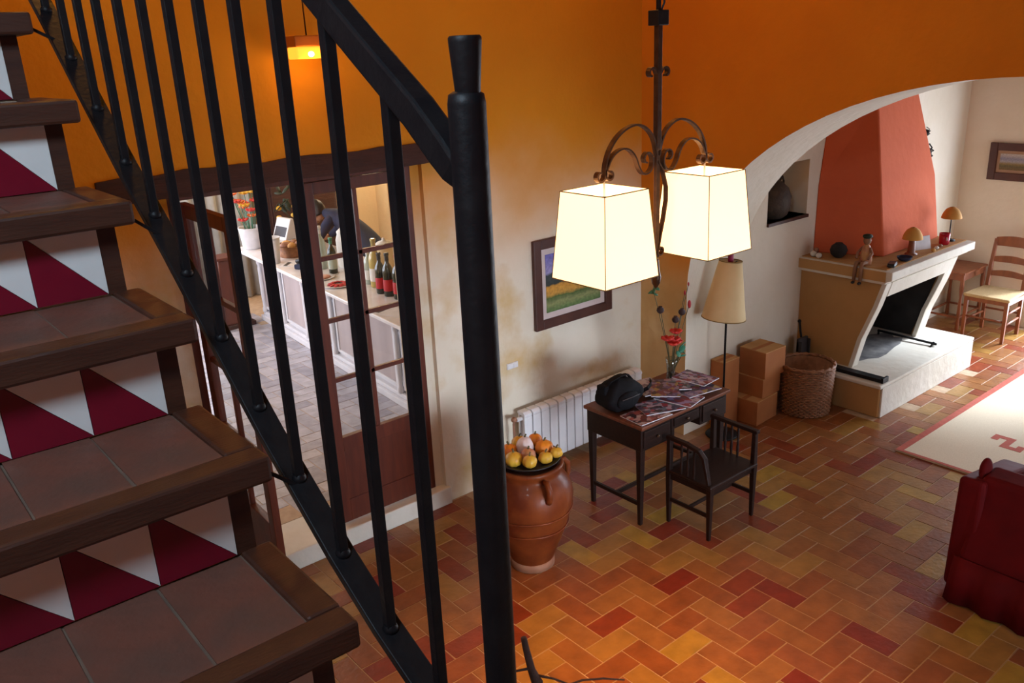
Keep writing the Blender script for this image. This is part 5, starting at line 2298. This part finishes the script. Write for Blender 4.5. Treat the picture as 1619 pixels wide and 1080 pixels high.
# added pendant lamp, hidden above the lintel line, brightens the bar's far wall
root = thing('added_bar_pendant', 'added unseen brass pendant lamp hanging over the back of the bar room', 'lamp', (5.5, 9.6, 3.0))
b = MB()
b.tube([(0, 0, 0), (0, 0, -.40)], .005, 6)
b.build('cord', M['black'], root)
b = MB()
b.lathe([(.14, -.56), (.13, -.52), (.06, -.43), (.02, -.39)], (0, 0, 0), 24, cap=False)
b.build('shade', M['copper'], root)
b = MB()
b.ball((0, 0, -.54), .03)
b.build('bulb', M['bulb'], root)
point_light('added_bar_bulb', (5.5, 9.6, 2.36), 70, (1.0, .80, .55), .05)


# ------------------------------------------------------------------ person bending over behind the bar
def person():
    P = Vector((4.60, 7.98, .13))
    root = thing('person', 'dark-haired person in a navy top bending over behind the bar', 'person', P)

    def skin(name, chains, mtl, parent, sub=2, rootv=None):
        vs, es, rs = [], [], []
        idx = {}
        for ch in chains:
            prev = None
            for (p, r) in ch:
                key = tuple(round(c, 4) for c in p)
                if key not in idx:
                    idx[key] = len(vs)
                    vs.append(p)
                    rs.append(r)
                i = idx[key]
                if prev is not None and prev != i:
                    es.append((prev, i))
                prev = i
        me = bpy.data.meshes.new(name)
        me.from_pydata(vs, es, [])
        o = bpy.data.objects.new(name, me)
        COL.objects.link(o)
        o.parent = parent
        me.materials.append(mtl)
        m = o.modifiers.new('skin', 'SKIN')
        m.use_smooth_shade = True
        sv = me.skin_vertices[0].data
        for i, r in enumerate(rs):
            sv[i].radius = (r, r) if not hasattr(r, '__len__') else r
            sv[i].use_root = (i == 0)
        s = o.modifiers.new('sub', 'SUBSURF')
        s.levels = s.render_levels = sub
        return o
    hip = (0, 0, .90)
    body = [
        [(hip, (.15, .12)), ((-.07, .12, 1.03), (.145, .11)), ((-.16, .30, 1.16), (.155, .11)), ((-.22, .44, 1.215), (.13, .10)), ((-.255, .52, 1.235), (.055, .055)), ((-.28, .575, 1.245), (.055, .055))],
        [(hip, (.15, .12)), ((.09, -.03, .82), .095), ((.09, -.01, .46), .06), ((.09, -.04, .08), .042), ((.05, .08, .03), .035)],
        [(hip, (.15, .12)), ((-.09, -.03, .82), .095), ((-.10, -.01, .46), .06), ((-.10, -.04, .08), .042), ((-.14, .08, .03), .035)],
    ]
    o = skin('body', body, M['navy'], root)
    # sleeves and forearms
    for s, (sh, el, wr) in enumerate((((-.34, .36, 1.17), (-.46, .44, .96), (-.56, .60, .91)), ((-.07, .48, 1.17), (-.12, .66, .98), (-.30, .74, .905)))):
        skin('sleeve', [[((-.21, .42, 1.20), .07), (sh, .062), (el, .046), (tuple(Vector(el).lerp(Vector(wr), .35)), .042)]], M['navy'], root)
        arm = skin('forearm', [[(tuple(Vector(el).lerp(Vector(wr), .3)), .036), (wr, .026), (tuple(Vector(wr) + (Vector(wr) - Vector(el)).normalized() * .05), .030)]], M['skin'], root)
        d = (Vector(wr) - Vector(el)).normalized()
        sd = Vector((-d.y, d.x, 0)).normalized()
        base = Vector(wr) + d * .06
        for k, (off, ln) in enumerate(((-.026, .055), (-.009, .065), (.009, .062), (.026, .048))):
            a = base + sd * off
            skin('finger', [[(tuple(a - d * .02), .010), (tuple(a + d * ln * .5 + Vector((0, 0, .006))), .009), (tuple(a + d * ln + Vector((0, 0, -.012))), .007)]], M['skin'], arm, 1)
        a = Vector(wr) + d * .02 + sd * (-.03 if s == 0 else .03)
        skin('thumb', [[(tuple(a), .011), (tuple(a + d * .03 + sd * (-.02 if s == 0 else .02)), .010), (tuple(a + d * .055 + sd * (-.024 if s == 0 else .024)), .008)]], M['skin'], arm, 1)
    # head, looking down and forward (towards +y, -z)
    H = Matrix.Rotation(.25, 3, 'Z') @ Matrix.Rotation(-.55, 3, 'X')
    hc = Vector((-.31, .66, 1.255))
    b = MB()
    b.ball(hc, (.075, .095, .115), 24, 18, H)
    head = b.build('head', M['skin'], root)

    def hp(x, y, z):
        return hc + H @ Vector((x, y, z))
    b = MB()
    b.ball(hp(0, .07, -.07), (.05, .045, .045), 14, 10, H)
    b.build('jaw', M['skin'], head)
    b = MB()
    b.tube([hp(0, .090, .015), hp(0, .108, -.010), hp(0, .112, -.028), hp(0, .095, -.036)], [.008, .011, .014, .008], 8)
    b.build('nose', M['skin'], head)
    for s in (-1, 1):
        b = MB()
        b.ball(hp(s * .030, .084, .008), .011, 10, 8)
        b.build('eye', M['eye'], head)
        b = MB()
        b.tube([hp(s * .015, .092, .026), hp(s * .03, .090, .031), hp(s * .046, .080, .026)], .004, 6)
        b.build('eyebrow', M['hair'], head)
        b = MB()
        b.ball(hp(s * .076, -.002, -.008), (.010, .020, .030), 10, 8, H)
        b.build('ear', M['skin'], head)
    b = MB()
    b.tube([hp(-.022, .099, -.062), hp(0, .105, -.060), hp(.022, .099, -.062)], .006, 6)
    b.build('mouth', M['coral'], head)
    b = MB()
    vs, fs = [], []
    seg, rings = 28, 14
    for k in range(rings + 1):
        ph = PI * .70 * k / rings
        for i in range(seg):
            t = 2 * PI * i / seg
            front = max(0, math.sin(t))
            lim = 1 - .42 * front ** 2
            pp = ph * lim
            w = 1 + .05 * math.sin(9 * t + 5 * ph)
            vs.append(hp(.086 * math.sin(pp) * math.cos(t) * w, .106 * math.sin(pp) * math.sin(t) * w - .006, .128 * math.cos(pp) * w))
    for k in range(rings):
        for i in range(seg):
            j = (i + 1) % seg
            fs.append((k * seg + i, k * seg + j, (k + 1) * seg + j, (k + 1) * seg + i))
    b.add(vs, fs, sm=True)
    hr = b.build('hair', M['hair'], head)
    m = hr.modifiers.new('thick', 'SOLIDIFY')
    m.thickness = .012
    m.offset = -1


person()
